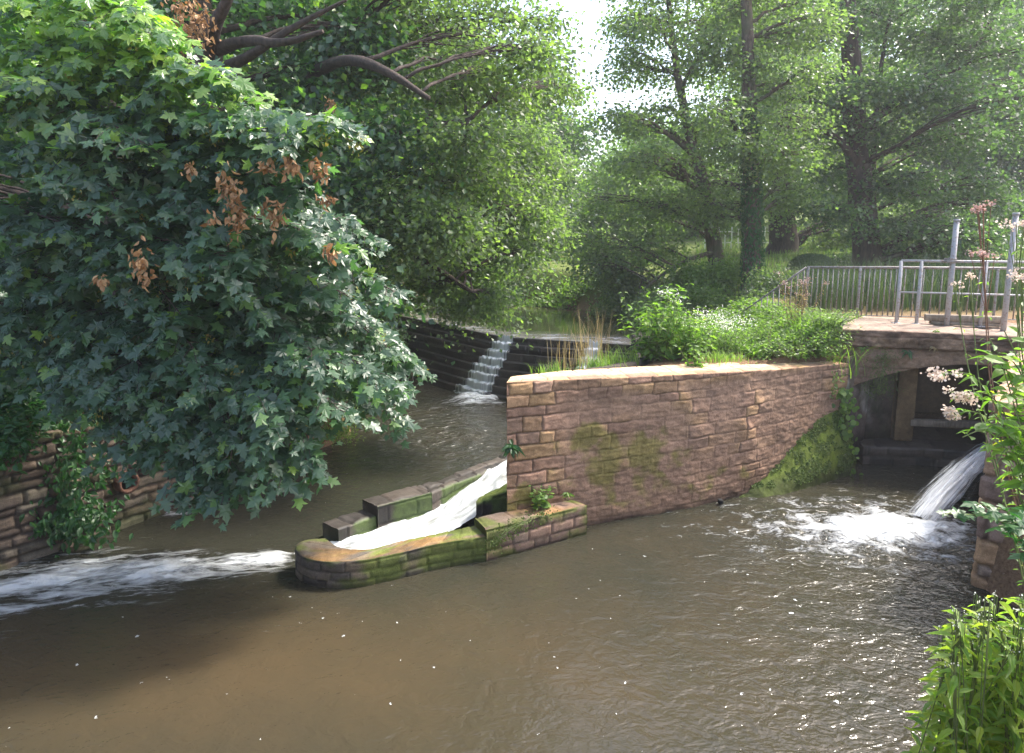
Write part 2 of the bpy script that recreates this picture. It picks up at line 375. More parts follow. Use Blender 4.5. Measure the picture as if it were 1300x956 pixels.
gx = np.unique(np.concatenate([np.linspace(-300, -30, 20), np.arange(-30, -14, 1.), np.arange(-14, 15, .14), np.arange(15, 40, 1.), np.linspace(40, 300, 20)]))
gy = np.unique(np.concatenate([np.linspace(-60, -4, 10), np.arange(-4, 2, .5), np.arange(2, 32, .14), np.arange(32, 70, 1.), np.linspace(70, 500, 24)]))
GX, GY = np.meshgrid(gx, gy); GH = height(GX, GY)
ii = np.arange(GX.size).reshape(GX.shape)
GF = np.stack([ii[:-1, :-1], ii[:-1, 1:], ii[1:, 1:], ii[1:, :-1]], -1).reshape(-1, 4)
m, nt, n, l, p = newmat('ground_soil_grass')
g = n.new('ShaderNodeNewGeometry'); t = noise_n(n, l, .8, 6, .65, g.outputs['Position']); t2 = noise_n(n, l, 25, 4, .7, g.outputs['Position'])
a = n.new('ShaderNodeAttribute'); a.attribute_name = 'grass'
c1 = ramp(n, [(.3, tuple(lin(92, 72, 56))), (.7, tuple(lin(140, 112, 88)))]); l.new(t2.outputs[0], c1.inputs[0])
c2 = ramp(n, [(.3, (.07, .115, .03)), (.55, (.12, .16, .045)), (.75, (.19, .19, .07))]); l.new(t.outputs[0], c2.inputs[0])
l.new(mixc(n, l, a.outputs['Fac'], c1.outputs[0], c2.outputs[0]), p.inputs['Base Color']); p.inputs['Roughness'].default_value = 1; p.inputs['Specular IOR Level'].default_value = .1
bump_n(n, l, t2.outputs[0], .8, .03, p); GROUND = m
gr = sstep(14, 20, GY) * sstep(1.8, 2.4, GH) * (GX > -2) * .9 + (GX < -2) * sstep(1, 2, GH) * .5
structure(mesh_obj('ground', np.stack([GX, GY, GH], -1).reshape(-1, 3), GF, GROUND, attrs={'grass': gr.ravel()}))

# ------------------------------------------------------------------ water
def water_mat(name, deep, shallow, foamc=(.52, .54, .55), rip=.02, ripscale=3.2, rough=.06):
    m, nt, n, l, p = newmat(name)
    g = n.new('ShaderNodeNewGeometry')
    af = n.new('ShaderNodeAttribute'); af.attribute_name = 'foam'; ab = n.new('ShaderNodeAttribute'); ab.attribute_name = 'bed'
    fu = n.new('ShaderNodeAttribute'); fu.attribute_name = 'fu'; fv = n.new('ShaderNodeAttribute'); fv.attribute_name = 'fv'
    cb = n.new('ShaderNodeCombineXYZ'); l.new(fu.outputs['Fac'], cb.inputs[0]); l.new(fv.outputs['Fac'], cb.inputs[1])
    st = noise_n(n, l, 1.0, 7, .68, cb.outputs[0]); st.inputs['Distortion'].default_value = .5
    fl = noise_n(n, l, 5, 4, .6, cb.outputs[0])
    # foam: streaks where the foam density is high
    e = math_n(n, l, 'MULTIPLY_ADD', st.outputs[0], 5.0, -3.2)
    e = math_n(n, l, 'ADD', e, math_n(n, l, 'MULTIPLY', af.outputs['Fac'], 1.6))
    e = math_n(n, l, 'ADD', e, math_n(n, l, 'MULTIPLY_ADD', fl.outputs[0], 1.8, -.9))
    foam = math_n(n, l, 'MULTIPLY', e, math_n(n, l, 'MULTIPLY', af.outputs['Fac'], 3.0, clamp=True), clamp=True)
    # scattered flecks
    ad = n.new('ShaderNodeAttribute'); ad.attribute_name = 'fleck'
    vo = n.new('ShaderNodeTexVoronoi'); vo.inputs['Scale'].default_value = 5.5; vo.inputs['Randomness'].default_value = 1
    va = n.new('ShaderNodeVectorMath'); va.operation = 'MULTIPLY_ADD'; nv_ = noise_n(n, l, 9, 3, .7, g.outputs['Position']); l.new(nv_.outputs['Color'], va.inputs[0]); va.inputs[1].default_value = (.16,) * 3; l.new(g.outputs['Position'], va.inputs[2]); l.new(va.outputs[0], vo.inputs['Vector'])
    sep = n.new('ShaderNodeSeparateColor'); l.new(vo.outputs['Color'], sep.inputs[0])
    rad = math_n(n, l, 'MULTIPLY', math_n(n, l, 'POWER', sep.outputs[0], 2.7), math_n(n, l, 'MULTIPLY', ad.outputs['Fac'], .16))
    fk = math_n(n, l, 'GREATER_THAN', rad, vo.outputs['Distance'])
    tot = math_n(n, l, 'ADD', foam, math_n(n, l, 'MULTIPLY', fk, .8), clamp=True)
    big = noise_n(n, l, .9, 5, .6, g.outputs['Position'])
    bc = math_n(n, l, 'ADD', ab.outputs['Fac'], math_n(n, l, 'MULTIPLY_ADD', big.outputs[0], .9, -.45), clamp=True)
    c = mixc(n, l, bc, deep, shallow); c = mixc(n, l, tot, c, foamc)
    l.new(c, p.inputs['Base Color'])
    p.inputs['IOR'].default_value = 1.33; p.inputs['Specular IOR Level'].default_value = .5
    l.new(math_n(n, l, 'MULTIPLY_ADD', tot, .7, rough), p.inputs['Roughness'])
    mp = n.new('ShaderNodeMapping'); mp.inputs['Scale'].default_value = (1, 1.35, 1); l.new(g.outputs['Position'], mp.inputs[0])
    w1 = noise_n(n, l, ripscale, 3, .55, mp.outputs[0]); w1.inputs['Distortion'].default_value = .8
    w2 = noise_n(n, l, ripscale * 3.4, 3, .5, mp.outputs[0]); w2.inputs['Distortion'].default_value = .6
    ar = n.new('ShaderNodeAttribute'); ar.attribute_name = 'chop'
    h = math_n(n, l, 'MULTIPLY', math_n(n, l, 'ADD', w1.outputs[0], math_n(n, l, 'MULTIPLY', w2.outputs[0], .35)), ar.outputs['Fac'])
    h = math_n(n, l, 'ADD', h, math_n(n, l, 'MULTIPLY', tot, .5))
    bump_n(n, l, h, 1.0, rip, p)
    return m
WATER = water_mat('river_water', tuple(lin(46, 46, 38)), tuple(lin(68, 58, 42)), rip=.075)
x = np.arange(-14, 10.5, .05); y = np.arange(2.6, 25, .05); X, Y = np.meshgrid(x, y)
def blob(cx, cy, rx, ry, ang=0):
    c, s_ = math.cos(ang), math.sin(ang); dx = X - cx; dy = Y - cy; return np.exp(-((dx * c + dy * s_) / rx) ** 2 - ((-dx * s_ + dy * c) / ry) ** 2)
# outflow of the fish pass, fanning to the left
nose = at(372, 712, z=0); endp = at(-30, 752, z=0); dv = (endp - nose)[:2]; L_ = np.linalg.norm(dv); dv /= L_
sx = (X - nose[0]) * dv[0] + (Y - nose[1]) * dv[1]; sy = -(X - nose[0]) * dv[1] + (Y - nose[1]) * dv[0]
wid = .26 + .2 * np.clip(sx, 0, 9); foamA = sstep(-.25, .3, sx) * np.exp(-((sy + .25 * np.sin(sx * .9) * .3) / wid) ** 2) * (1 - .5 * sstep(2.2, 7, sx))
j = at(1140, 668, z=0)
foamB = .85 * blob(j[0], j[1], .8, .5, .1) + .60 * blob(j[0] - .5, j[1] - .25, 1.6, .9) + .28 * blob(j[0] - 1.0, j[1] + .1, 2.8, 1.6)
w = at(606, 508, z=0); foamC = 1.1 * blob(w[0], w[1], .75, .45, -.6) + .5 * blob(w[0] - .2, w[1] - .5, 1.0, .6)
e0, e1 = at(160, 655, z=0), at(310, 640, z=0); foamD = 0
for q in np.linspace(0, 1, 14):
    pt = e0 + (e1 - e0) * q; foamD = np.maximum(foamD, .62 * blob(pt[0], pt[1] - .05 + .15 * math.sin(q * 9), .25, .07, .1))
foam = np.clip(foamA * .93 + foamB + foamC + foamD, 0, 1.3)
radial = np.hypot(X - j[0], Y - j[1]); angB = np.arctan2(Y - j[1], X - j[0])
wB = (X > 1.0).astype(float)
fu = sx * .9 * (1 - wB) + wB * (X * 2.4); fv = sy * 4.2 * (1 - wB) + wB * (Y * 3.6)
chop = .3 + .36 * sstep(.4, 5, X) + .5 * sstep(0, 1, foam) + 1.4 * blob(-1.6, 15.6, 2.4, 3.2)
fleck = .42 + .6 * blob(j[0] - 1.2, j[1] - 1.6, 3.6, 2.2) + .35 * blob(-5, 7.2, 3, 1.4) + .3 * blob(4, 6, 3, 1.5)
bed = .12 + .8 * blob(-3.5, 6.6, 3.2, 1.3) + .25 * blob(1, 6.5, 3, 1.6) - .3 * blob(-6, 10, 4, 2)
rp = np.hypot(X + 1.75, (Y - 14.6)); rings = .02 * np.sin(rp * 16) * np.exp(-rp / 1.3) * sstep(0, .2, rp)
dz = .13 * np.clip(foam, 0, 1) * (fbm(fu * 1.6, fv * 1.1) - .35) * 2 + rings + .012 * chop * (fbm(X * 1.7, Y * 2.4) - .5)
Zw = dz + .10 * foamC
ii = np.arange(X.size).reshape(X.shape); WF = np.stack([ii[:-1, :-1], ii[:-1, 1:], ii[1:, 1:], ii[1:, :-1]], -1).reshape(-1, 4)
structure(mesh_obj('river_water', np.stack([X, Y, Zw], -1).reshape(-1, 3), WF, WATER, attrs={k_: v_.ravel() for k_, v_ in dict(foam=foam, fu=fu, fv=fv, chop=chop, fleck=fleck, bed=bed).items()}))
# upper river above the weir
UPW = 1.70
x = np.arange(-25, 8, .12); y = np.arange(17.3, 37, .12); XX, YY = np.meshgrid(x, y)
crest = np.array([(-4.8, 25.4), (-.22, 19.1), (3.0, 17.75), (6.4, 16.3)])
def crest_y(xx): return np.interp(xx, crest[:, 0], crest[:, 1])
keep = YY > crest_y(XX) - .02
dc = YY - crest_y(XX); XX2 = XX; YY2 = np.where(keep, YY, crest_y(XX) - .02)
idx = np.arange(XX.size).reshape(XX.shape); WF = np.stack([idx[:-1, :-1], idx[:-1, 1:], idx[1:, 1:], idx[1:, :-1]], -1).reshape(-1, 4)
ok = keep.ravel()[WF].any(1) & ((XX.ravel()[WF].min(1) > -4.9) | (YY.ravel()[WF].min(1) > 25.4))
WATER2 = water_mat('upper_river_water', tuple(lin(58, 56, 40)), tuple(lin(150, 140, 128)), rip=.05, ripscale=2.6)
apr = np.exp(-(np.clip(dc, 0, 9) / 1.5) ** 4)
at_up = dict(foam=.42 * np.exp(-(np.clip(dc, 0, 9) / 1.4) ** 4) * (fbm(XX * .8, YY * .8) > .35), fu=XX * 1.2, fv=YY * 3, chop=.05 + .55 * apr, fleck=0 * XX, bed=-.3 + 1.2 * apr)
structure(mesh_obj('upper_river_water', np.stack([XX2, YY2, UPW + 0 * XX - .05 * np.exp(-np.clip(dc, 0, 9) / .12)], -1).reshape(-1, 3), WF[ok], WATER2, attrs={k_: np.asarray(v_, float).ravel() for k_, v_ in at_up.items()}))

# ------------------------------------------------------------------ the big sandstone wall
wall_o = smooth_path([(-.08, 9.62, 2.42), (1.1, 10.12, 2.36), (3.3, 10.98, 2.28), (5.0, 11.95, 2.16), (6.42, 12.85, 2.10)], 2)
wall_i = smooth_path([(-.02, 9.9, 2.43), (.9, 10.72, 2.38), (2.9, 11.6, 2.30), (4.7, 12.5, 2.2), (6.2, 13.4, 2.12)], 2)
def wcol(S, Z, c, jm, P):
    # eroded render-like centre where the joints fade, moss patches, dark foot
    er = sstep(.26, .46, fbm(S * .7 + 3, Z * .9 + 1)) * sstep(.5, 1.2, S) * sstep(2.22, 2.05, Z)
    base = lin(146, 118, 98) * np.ones_like(c) * (.70 + .6 * fbm(S * 3, Z * 12))[..., None]
    c = c * (1 - .85 * er[..., None]) + base * .85 * er[..., None]
    dk = .5 * sstep(.5, .75, fbm(S * 1.1 + 9, Z * 1.6)) ; c = c * (1 - dk[..., None] * .5)
    gm = lambda cx, cz, rx, rz: np.exp(-((S - cx) / rx) ** 2 - ((Z - cz) / rz) ** 2)
    mo = gm(1.25, 1.45, .5, .35) + gm(2.2, 1.15, .8, .3) + .7 * gm(1.9, .75, 1.0, .45) + .6 * gm(3.6, .35, 1.3, .3) + .9 * gm(.1, .5, .35, .6) + .5 * gm(3.3, 1.5, .4, .3)
    mo = sstep(.30, .95, mo * .8 + (fbm(S * 4, Z * 5) - .5) * 2.2 * sstep(.02, .4, mo))
    mo = mo * .68; c = c * (1 - mo[..., None]) + lin(112, 110, 44) * mo[..., None]
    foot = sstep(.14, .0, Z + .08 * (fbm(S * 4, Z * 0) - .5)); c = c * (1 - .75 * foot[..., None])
    return c, -.02 * er + .035 * (fbm(S * 2.2, Z * 4.5) - .5) + .022 * (fbm(S * 9, Z * 20) - .5)
def wtop(S, Wv, c, P):
    d = sstep(.14, .3, Wv + .15 * (fbm(S * 2, Wv * 3) - .5)); dirt = lin(186, 160, 132) * (.85 + .3 * fbm(P[..., 0] * 5, P[..., 1] * 5))[..., None]
    return c * (1 - d[..., None]) * 1.15 + dirt * d[..., None]
bw = thing('retaining_wall', (3, 11, 0), 'long curved reddish sandstone wall with moss patches, rising from the river beside the bridge', 'wall')
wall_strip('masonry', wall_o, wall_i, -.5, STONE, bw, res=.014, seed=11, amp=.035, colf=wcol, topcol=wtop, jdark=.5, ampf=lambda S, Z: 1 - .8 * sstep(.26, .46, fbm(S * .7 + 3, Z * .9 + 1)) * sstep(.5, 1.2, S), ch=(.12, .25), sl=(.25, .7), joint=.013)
# drain hole in the foot of the wall
hp = at(914, 636, Y=11.02)
mb = MB(); mb.box(hp + np.array([0, -.03, 0]), (.07, .1, .07)); HOLE, _n, _a, _b, _p = newmat('black_hole'); _p.inputs['Base Color'].default_value = (.004, .004, .004, 1); _p.inputs['Roughness'].default_value = 1
mb.build('drain_hole', HOLE, bw)
# island edge wall on the pool side (back of the island)
ib_o = [(3.15, 17.7, 2.0), (2.85, 15.2, 2.1), (2.35, 12.8, 2.2), (1.75, 11.65, 2.3), (1.0, 10.85, 2.34)]
ib_i = [(3.6, 17.7, 2.05), (3.3, 15.2, 2.15), (2.8, 13.0, 2.24), (2.2, 11.9, 2.3), (1.4, 11.0, 2.34)]
tag(wall_strip('side_wall', ib_o, ib_i, -.5, STONE, None, res=.06, seed=21, pal=PAL_D, nrm=1, loc=(2.5, 13, 0)), 'dark stone side wall behind the dry stalks, between the weir pool and the planted island', 'wall')

# ------------------------------------------------------------------ fish pass
FP = thing('fish_pass_wall', at(560, 720, z=0), 'low curved stone wall with rounded nose and mossy orange coping beside white water', 'low wall')
def fcol(S, Z, c, jm, P):
    c = c * .8; mo = sstep(.38, .62, fbm(S * 2.6 + 2, Z * 4 + 5) + .12 * sstep(1.2, 2.2, S)); c = c * (1 - .75 * mo[..., None]) + MOSSC * .8 * mo[..., None] * .75
    wet = sstep(.12, .0, Z); return c * (1 - .6 * wet[..., None]), 0 * S
def ftop(S, Wv, c, P):
    o = sstep(.4, .65, fbm(S * 1.3 + 8, Wv * 2 + 2)); oc = lin(140, 104, 52); c = c * .85 * (1 - .6 * o[..., None]) + oc * .6 * o[..., None]
    mo = sstep(.42, .62, fbm(S * 2.3 + 1, Wv * 3 + 9)); c = c * (1 - .75 * mo[..., None]) + MOSSC * .75 * mo[..., None]
    wetn = sstep(1.1, .5, S); return c * (1 - .35 * wetn[..., None])
ZT = .36
o_px = [(414, 684), (392, 685), (378, 690), (374, 697), (384, 707), (403, 712), (433, 714), (464, 711), (482, 707), (515, 700), (545, 692), (580, 686), (618, 681)]
i_px = [(418, 688), (419, 688.5), (420, 689), (421, 690), (423, 691.5), (428, 694.5), (437, 697), (456, 699), (473, 698), (494, 691), (528, 684), (560, 677), (606, 667)]
o_w = smooth_path([at(*q, z=ZT) for q in o_px], 2); i_w = smooth_path([at(*q, z=ZT) for q in i_px], 2)
wall_strip('nose_wall', o_w, i_w, -.45, STONE, FP, res=.02, seed=31, amp=.02, colf=fcol, topcol=ftop, pal=PAL_G, ch=(.12, .16), sl=(.22, .42), joint=.012, topamp=.015)
o_w = [at(*q, z=.47) for q in [(617, 672), (660, 662), (700, 652), (745, 641)]]; i_w = [at(*q, z=.47) for q in [(603, 659), (640, 650), (672, 641), (712, 630)]]
wall_strip('raised_end', o_w, i_w, -.45, STONE, FP, res=.02, seed=33, amp=.025, colf=fcol, topcol=ftop, pal=PAL_L, ch=(.14, .2), sl=(.25, .5), joint=.012, topamp=.02)
def dcol(S, Z, c, jm, P):
    mo = sstep(.36, .55, fbm(S * 1.9 + 2, Z * 3 + 15)); return c * (1 - .7 * mo[..., None]) + MOSSD * .8 * mo[..., None], 0 * S
FB = thing('fish_pass_far_wall', (-1.6, 10.5, 0), 'dark wet stepped stone beam on the far side of the white channel', 'low wall')
def pair(name, O, I, z, seed, top=None):
    wall_strip(name, [(*q, z) for q in O], [(*q, z) for q in I], -.45, WETSTONE, FB, res=.022, seed=seed, amp=.03, pal=PAL_D, colf=dcol, sl=(.3, .6), joint=.012, topamp=.035)
pair('low_block', [(-2.56, 9.50), (-2.02, 10.06)], [(-2.84, 9.74), (-2.3, 10.3)], .24, 41)
pair('raised_block', [(-2.06, 9.93), (-1.30, 10.50)], [(-2.34, 10.22), (-1.58, 10.8)], .42, 43)
wall_strip('sloping_beam', [(-1.31, 10.51, .40), (-.8, 11.4, .30), (-.1, 12.5, .22), (1.2, 14.3, .2)], [(-1.58, 10.78, .40), (-1.1, 11.6, .28), (-.42, 12.75, .2), (.9, 14.5, .2)], -.45, WETSTONE, FB, res=.025, seed=47, amp=.03, pal=PAL_D, sl=(.3, .6), joint=.012, topamp=.05, colf=dcol)
# mossy stub between the channel and the wall end
st_o = [at(603, 640, z=.42), at(625, 630, z=.5), at(655, 618, z=.62)]; st_i = [q + np.array([.15, .38, .02]) for q in st_o]
tag(wall_strip('mossy_stub', st_o, st_i, -.4, STONE, None, res=.025, seed=51, amp=.05, pal=PAL_D, colf=dcol, topcol=lambda S, Wv, c, P: c * .35 + MOSSC * .65, topamp=.06, loc=(-.3, 10.3, 0)), 'small moss topped stone stub in front of the wall end, jutting into the white channel', 'stone')

# white water in the channel
def white_mat(name, alpha=False, base=(.60, .62, .64), lo=.42, hi=.62, chan=False):
    m, nt, n, l, p = newmat(name)
    fu = n.new('ShaderNodeAttribute'); fu.attribute_name = 'fu'; fv = n.new('ShaderNodeAttribute'); fv.attribute_name = 'fv'; fa = n.new('ShaderNodeAttribute'); fa.attribute_name = 'foam'
    cb = n.new('ShaderNodeCombineXYZ'); l.new(fu.outputs['Fac'], cb.inputs[0]); l.new(fv.outputs['Fac'], cb.inputs[1])
    st = noise_n(n, l, 1.0, 6, .65, cb.outputs[0])
    r = ramp(n, [(.3, tuple(.72 * q for q in base)), (.6, base)] if not chan else [(.28, (.10, .095, .07)), (.38, (.26, .27, .26)), (.5, (.42, .44, .45)), (.66, (.62, .64, .66))]); l.new(st.outputs[0], r.inputs[0]); l.new(r.outputs[0], p.inputs['Base Color'])
    p.inputs['Roughness'].default_value = .5
    p.inputs['Subsurface Weight'].default_value = 0
    if alpha:
        e = math_n(n, l, 'MULTIPLY_ADD', st.outputs[0], 3.6, -1.75); e = math_n(n, l, 'ADD', e, math_n(n, l, 'MULTIPLY_ADD', fa.outputs['Fac'], 1.8, -.75), clamp=True)
        l.new(e, p.inputs['Alpha'])
    bump_n(n, l, st.outputs[0], .5, .03, p); return m
WHITE = white_mat('white_water', chan=True); SPRAY = white_mat('white_spray', True)
near_l = smooth_path([(.9, 12.2), (.1, 10.9), at(618, 655, z=.1)[:2], at(560, 682, z=.05)[:2], at(500, 697, z=.05)[:2], at(455, 704, z=.05)[:2], at(425, 700, z=.05)[:2], at(395, 697, z=.02)[:2], at(368, 706, z=0)[:2]], 2)
far_l = smooth_path([(.55, 13.55), (-.3, 12.3), (-.95, 11.15), (-1.45, 10.5), (-1.95, 10.05), (-2.35, 9.7), (-2.7, 9.5), (-2.95, 9.3), (-3.1, 9.15)], 2)
Na, _ = resample(near_l, .03); tt = np.linspace(0, 1, 150)
def along(Pp, tt):
    d = np.concatenate([[0], np.cumsum(np.linalg.norm(np.diff(Pp, axis=0), axis=1))]); return np.stack([np.interp(tt * d[-1], d, Pp[:, k]) for k in range(2)], 1)
A = along(near_l, tt); B = along(far_l, tt); kk = np.linspace(0, 1, 44)[:, None, None]
G = A[None] * (1 - kk) + B[None] * kk
T2 = np.broadcast_to(tt[None], G.shape[:2]); K2 = np.broadcast_to(kk[..., 0], G.shape[:2])
edge_ = np.minimum(K2, 1 - K2); zz = .36 - .04 * sstep(.08, 0, edge_) + .09 * (fbm(T2 * 22, K2 * 7) - .5) - .28 * sstep(0, .8, T2) - .07 * sstep(.8, 1, T2) + .10 * (fbm(T2 * 9, K2 * 5) - .5) * (1 - .6 * T2) + .03 * (fbm(T2 * 30, K2 * 12) - .5)
Vv = np.concatenate([G, zz[..., None]], 2); ii = np.arange(T2.size).reshape(T2.shape); WF = np.stack([ii[:-1, :-1], ii[:-1, 1:], ii[1:, 1:], ii[1:, :-1]], -1).reshape(-1, 4)
structure(mesh_obj('channel_water', Vv.reshape(-1, 3), WF, WHITE, attrs=dict(fu=(T2 * 9).ravel(), fv=(K2 * 7).ravel(), foam=np.ones(T2.size))))

# ------------------------------------------------------------------ the weir
WR = thing('stepped_weir', (0, 18.5, 0), 'dark wet stepped stone weir across the river, behind the end of the sandstone wall', 'weir')
cr = np.array([(-6.4, 27.6), (-4.8, 25.4), (-.22, 19.1), (3.0, 17.75), (6.0, 16.45)])
bs = np.array([(-7.5, 27.0), (-5.9, 24.8), (-1.12, 18.55), (2.0, 16.3), (5.0, 14.9)])
NST = 8
V = []; Cc = []; rows_ = []
ncol = 300
def lerp_path(Pp, n_):
    seg = np.array([0, 1.6, 5.4, 8.6, 11.6]); t_ = np.linspace(0, 11.6, n_); return np.stack([np.interp(t_, seg, Pp[:, k]) for k in range(2)], 1), t_
CR, ts = lerp_path(cr, ncol); BS, _ = lerp_path(bs, ncol)
prof = [(-.6, UPW - .03), (0, UPW - .02)]
for k in range(NST):
    z0 = UPW * (1 - k / NST) - .02; z1 = UPW * (1 - (k + 1) / NST) - .02
    prof += [((k + .04) / NST, z0 - .015), ((k + .12) / NST, z0 * .5 + z1 * .5), ((k + .10) / NST, z1 + .012), ((k + .9) / NST, z1)]
prof += [(1.0, -.5)]
rw = []; rc = []
for q, (f_, z_) in enumerate(prof):
    Pq = CR + (BS - CR) * f_
    d_, jm_, c_ = masonry(ts, np.full(ncol, z_ + q * .31), 61, sl=(.3, .7), pal=PAL_D)
    off = (BS - CR) / np.linalg.norm(BS - CR, axis=1)[:, None]
    Pq = Pq + off * (.06 * (d_ - .5))[:, None] * (1 if q > 1 else 0)
    rw.append(np.column_stack([Pq, np.full(ncol, z_) + (.03 * (d_ - .5) if q > 1 else 0)])); rc.append(c_ * .7 * (1 - .5 * jm_)[:, None])
G = np.array(rw); ii = np.arange(G.shape[0] * ncol).reshape(G.shape[0], ncol)
WF = np.stack([ii[:-1, :-1], ii[1:, :-1], ii[1:, 1:], ii[:-1, 1:]], -1).reshape(-1, 4)
mesh_obj('stone_steps', G.reshape(-1, 3), WF, WETSTONE, WR, False, col=np.array(rc).reshape(-1, 3))
def cascade(name, f0, f1, spread, seed, label=None, zlow=0.0):
    """water running down the steps between path fractions f0..f1"""
    nu = 40; us = np.linspace(f0, f1, nu); rows_, ff, uu, vv = [], [], [], []
    cum = 0; last = None
    pr = []
    for (fa, za) in prof[1:-1]: pr.append((fa, za + .035))
    fine = []
    for (a0, b0), (a1, b1) in zip(pr[:-1], pr[1:]):
        for s_ in (0, .5): fine.append((a0 + (a1 - a0) * s_, b0 + (b1 - b0) * s_))
    fine = [q for q in fine if q[1] > zlow]
    for (fa, za) in fine:
        w_ = spread(fa); cen = (f0 + f1) / 2 + w_[1]; u2 = cen + (us - (f0 + f1) / 2) * w_[0]
        c_ = np.stack([np.interp(u2 * 11.6, ts, CR[:, k]) for k in range(2)], 1); b_ = np.stack([np.interp(u2 * 11.6, ts, BS[:, k]) for k in range(2)], 1)
        Pq = c_ + (b_ - c_) * (fa + .03)
        rows_.append(np.column_stack([Pq, np.full(nu, za) + .11 * (vnoise(us * 260, fa * 14 + us * 0) - .3)])); ff.append(np.exp(-((np.linspace(-1, 1, nu)) / .72) ** 4) * (1.0 - .15 * fa)); uu.append(np.full(nu, fa * 3.2)); vv.append(np.linspace(0, 14, nu))
    G = np.array(rows_); ii = np.arange(G.shape[0] * nu).reshape(-1, nu); WF = np.stack([ii[:-1, :-1], ii[1:, :-1], ii[1:, 1:], ii[:-1, 1:]], -1).reshape(-1, 4)
    return structure(mesh_obj(name, G.reshape(-1, 3), WF, SPRAY, attrs=dict(foam=np.array(ff).ravel() * 1.1, fu=np.array(uu).ravel(), fv=np.array(vv).ravel())))
cascade('weir_cascade_water', .415, .555, lambda f: (.40 + .45 * f, -.012 - .014 * f), 1)
cascade('side_cascade_water', .655, .70, lambda f: (1 + .3 * f, 0), 2)

# ------------------------------------------------------------------ the bridge
BR = thing('bridge', (8, 13, 0), 'rough brown stone bridge with low arch beside the sandstone wall, carrying the railing', 'bridge')
bo = [(5.55, 13.5, 2.66), (6.2, 13.25, 2.70), (7.2, 12.93, 2.72), (8.6, 12.5, 2.70), (10.2, 12.0, 2.68), (12.5, 11.3, 2.66)]
bi = [(6.1, 15.7, 2.70), (6.8, 15.5, 2.72), (7.9, 15.1, 2.74), (9.3, 14.7, 2.72), (10.9, 14.2, 2.7), (13.2, 13.5, 2.7)]
def zb_(t):
    s = t * 7.3
    return np.where(s < 1.05, 1.62 - 1.4 * sstep(1.05, .95, s), 1.52 + .62 * np.clip(1 - ((s - 3.3) / 2.25) ** 2, 0, 1))
def bcol(S, Z, c, jm, P):
    c2 = lin(128, 104, 88) * (.6 + .8 * fbm(S * 3, Z * 5))[..., None] * np.ones_like(c)
    k = .75; c = c * (1 - k) + c2 * k
    dk = sstep(2.3, 2.45, Z) * sstep(.3, .6, fbm(S * 5, Z * 7)); c = c * (1 - .5 * dk[..., None])
    lip = sstep(2.36, 2.42, Z)
    return c, .09 * lip + .10 * (fbm(S * 4, Z * 5) - .5) + .05 * (fbm(S * 13, Z * 13) - .5)
wall_strip('arch_span', bo, bi, zb_, STONE, BR, res=.03, seed=71, amp=.02, colf=bcol, bottom=True, topamp=.03, ch=(.2, .4), sl=(.5, 1.2), topcol=lambda S, Wv, c, P: lin(146, 128, 114) * (.7 + .5 * fbm(P[..., 0] * 4, P[..., 1] * 4))[..., None] * np.ones_like(c))
def tcol(S, Z, c, jm, P):
    base = lin(112, 98, 88) * (.5 + 1.0 * fbm(S * 3, Z * 2.2))[..., None] * np.ones_like(c)
    wh = sstep(.52, .66, fbm(S * 2.2 + 4, Z * 1.3 + 2)) * sstep(.5, .9, Z); base = base * (1 - wh[..., None]) + lin(176, 168, 158) * wh[..., None]
    gm = sstep(.5, .65, fbm(S * 2 + 9, Z * 2)); base = base * (1 - .5 * gm[..., None]) + MOSSD * .3 * gm[..., None]
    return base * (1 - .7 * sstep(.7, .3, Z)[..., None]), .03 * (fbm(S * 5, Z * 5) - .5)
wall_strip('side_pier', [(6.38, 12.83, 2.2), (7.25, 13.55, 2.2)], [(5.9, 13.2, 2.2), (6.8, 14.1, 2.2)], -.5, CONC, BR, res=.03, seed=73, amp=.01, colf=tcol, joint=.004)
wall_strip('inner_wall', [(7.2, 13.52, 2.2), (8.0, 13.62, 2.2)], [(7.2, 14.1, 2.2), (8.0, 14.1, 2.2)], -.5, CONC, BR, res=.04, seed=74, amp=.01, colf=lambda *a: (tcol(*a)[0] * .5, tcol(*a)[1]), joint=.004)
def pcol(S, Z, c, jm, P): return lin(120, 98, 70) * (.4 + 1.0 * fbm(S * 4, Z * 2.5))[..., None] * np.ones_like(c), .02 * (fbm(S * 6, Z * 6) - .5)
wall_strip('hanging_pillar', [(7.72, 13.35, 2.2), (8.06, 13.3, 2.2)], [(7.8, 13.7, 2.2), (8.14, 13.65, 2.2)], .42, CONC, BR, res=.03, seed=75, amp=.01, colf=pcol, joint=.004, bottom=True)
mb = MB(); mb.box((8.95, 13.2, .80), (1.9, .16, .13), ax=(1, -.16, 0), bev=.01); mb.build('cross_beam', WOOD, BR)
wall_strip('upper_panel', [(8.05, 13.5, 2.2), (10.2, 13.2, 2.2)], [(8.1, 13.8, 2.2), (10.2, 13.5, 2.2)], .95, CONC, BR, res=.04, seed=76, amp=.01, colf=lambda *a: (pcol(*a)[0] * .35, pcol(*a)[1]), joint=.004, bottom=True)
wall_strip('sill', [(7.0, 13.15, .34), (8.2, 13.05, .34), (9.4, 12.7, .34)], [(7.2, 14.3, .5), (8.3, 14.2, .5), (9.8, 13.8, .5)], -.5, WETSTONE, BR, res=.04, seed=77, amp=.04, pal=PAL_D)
wall_strip('back_wall', [(6.9, 15.4, 2.3), (10.6, 14.6, 2.3)], [(6.9, 15.7, 2.3), (10.6, 14.9, 2.3)], -.5, WETSTONE, BR, res=.1, seed=78, pal=PAL_D)
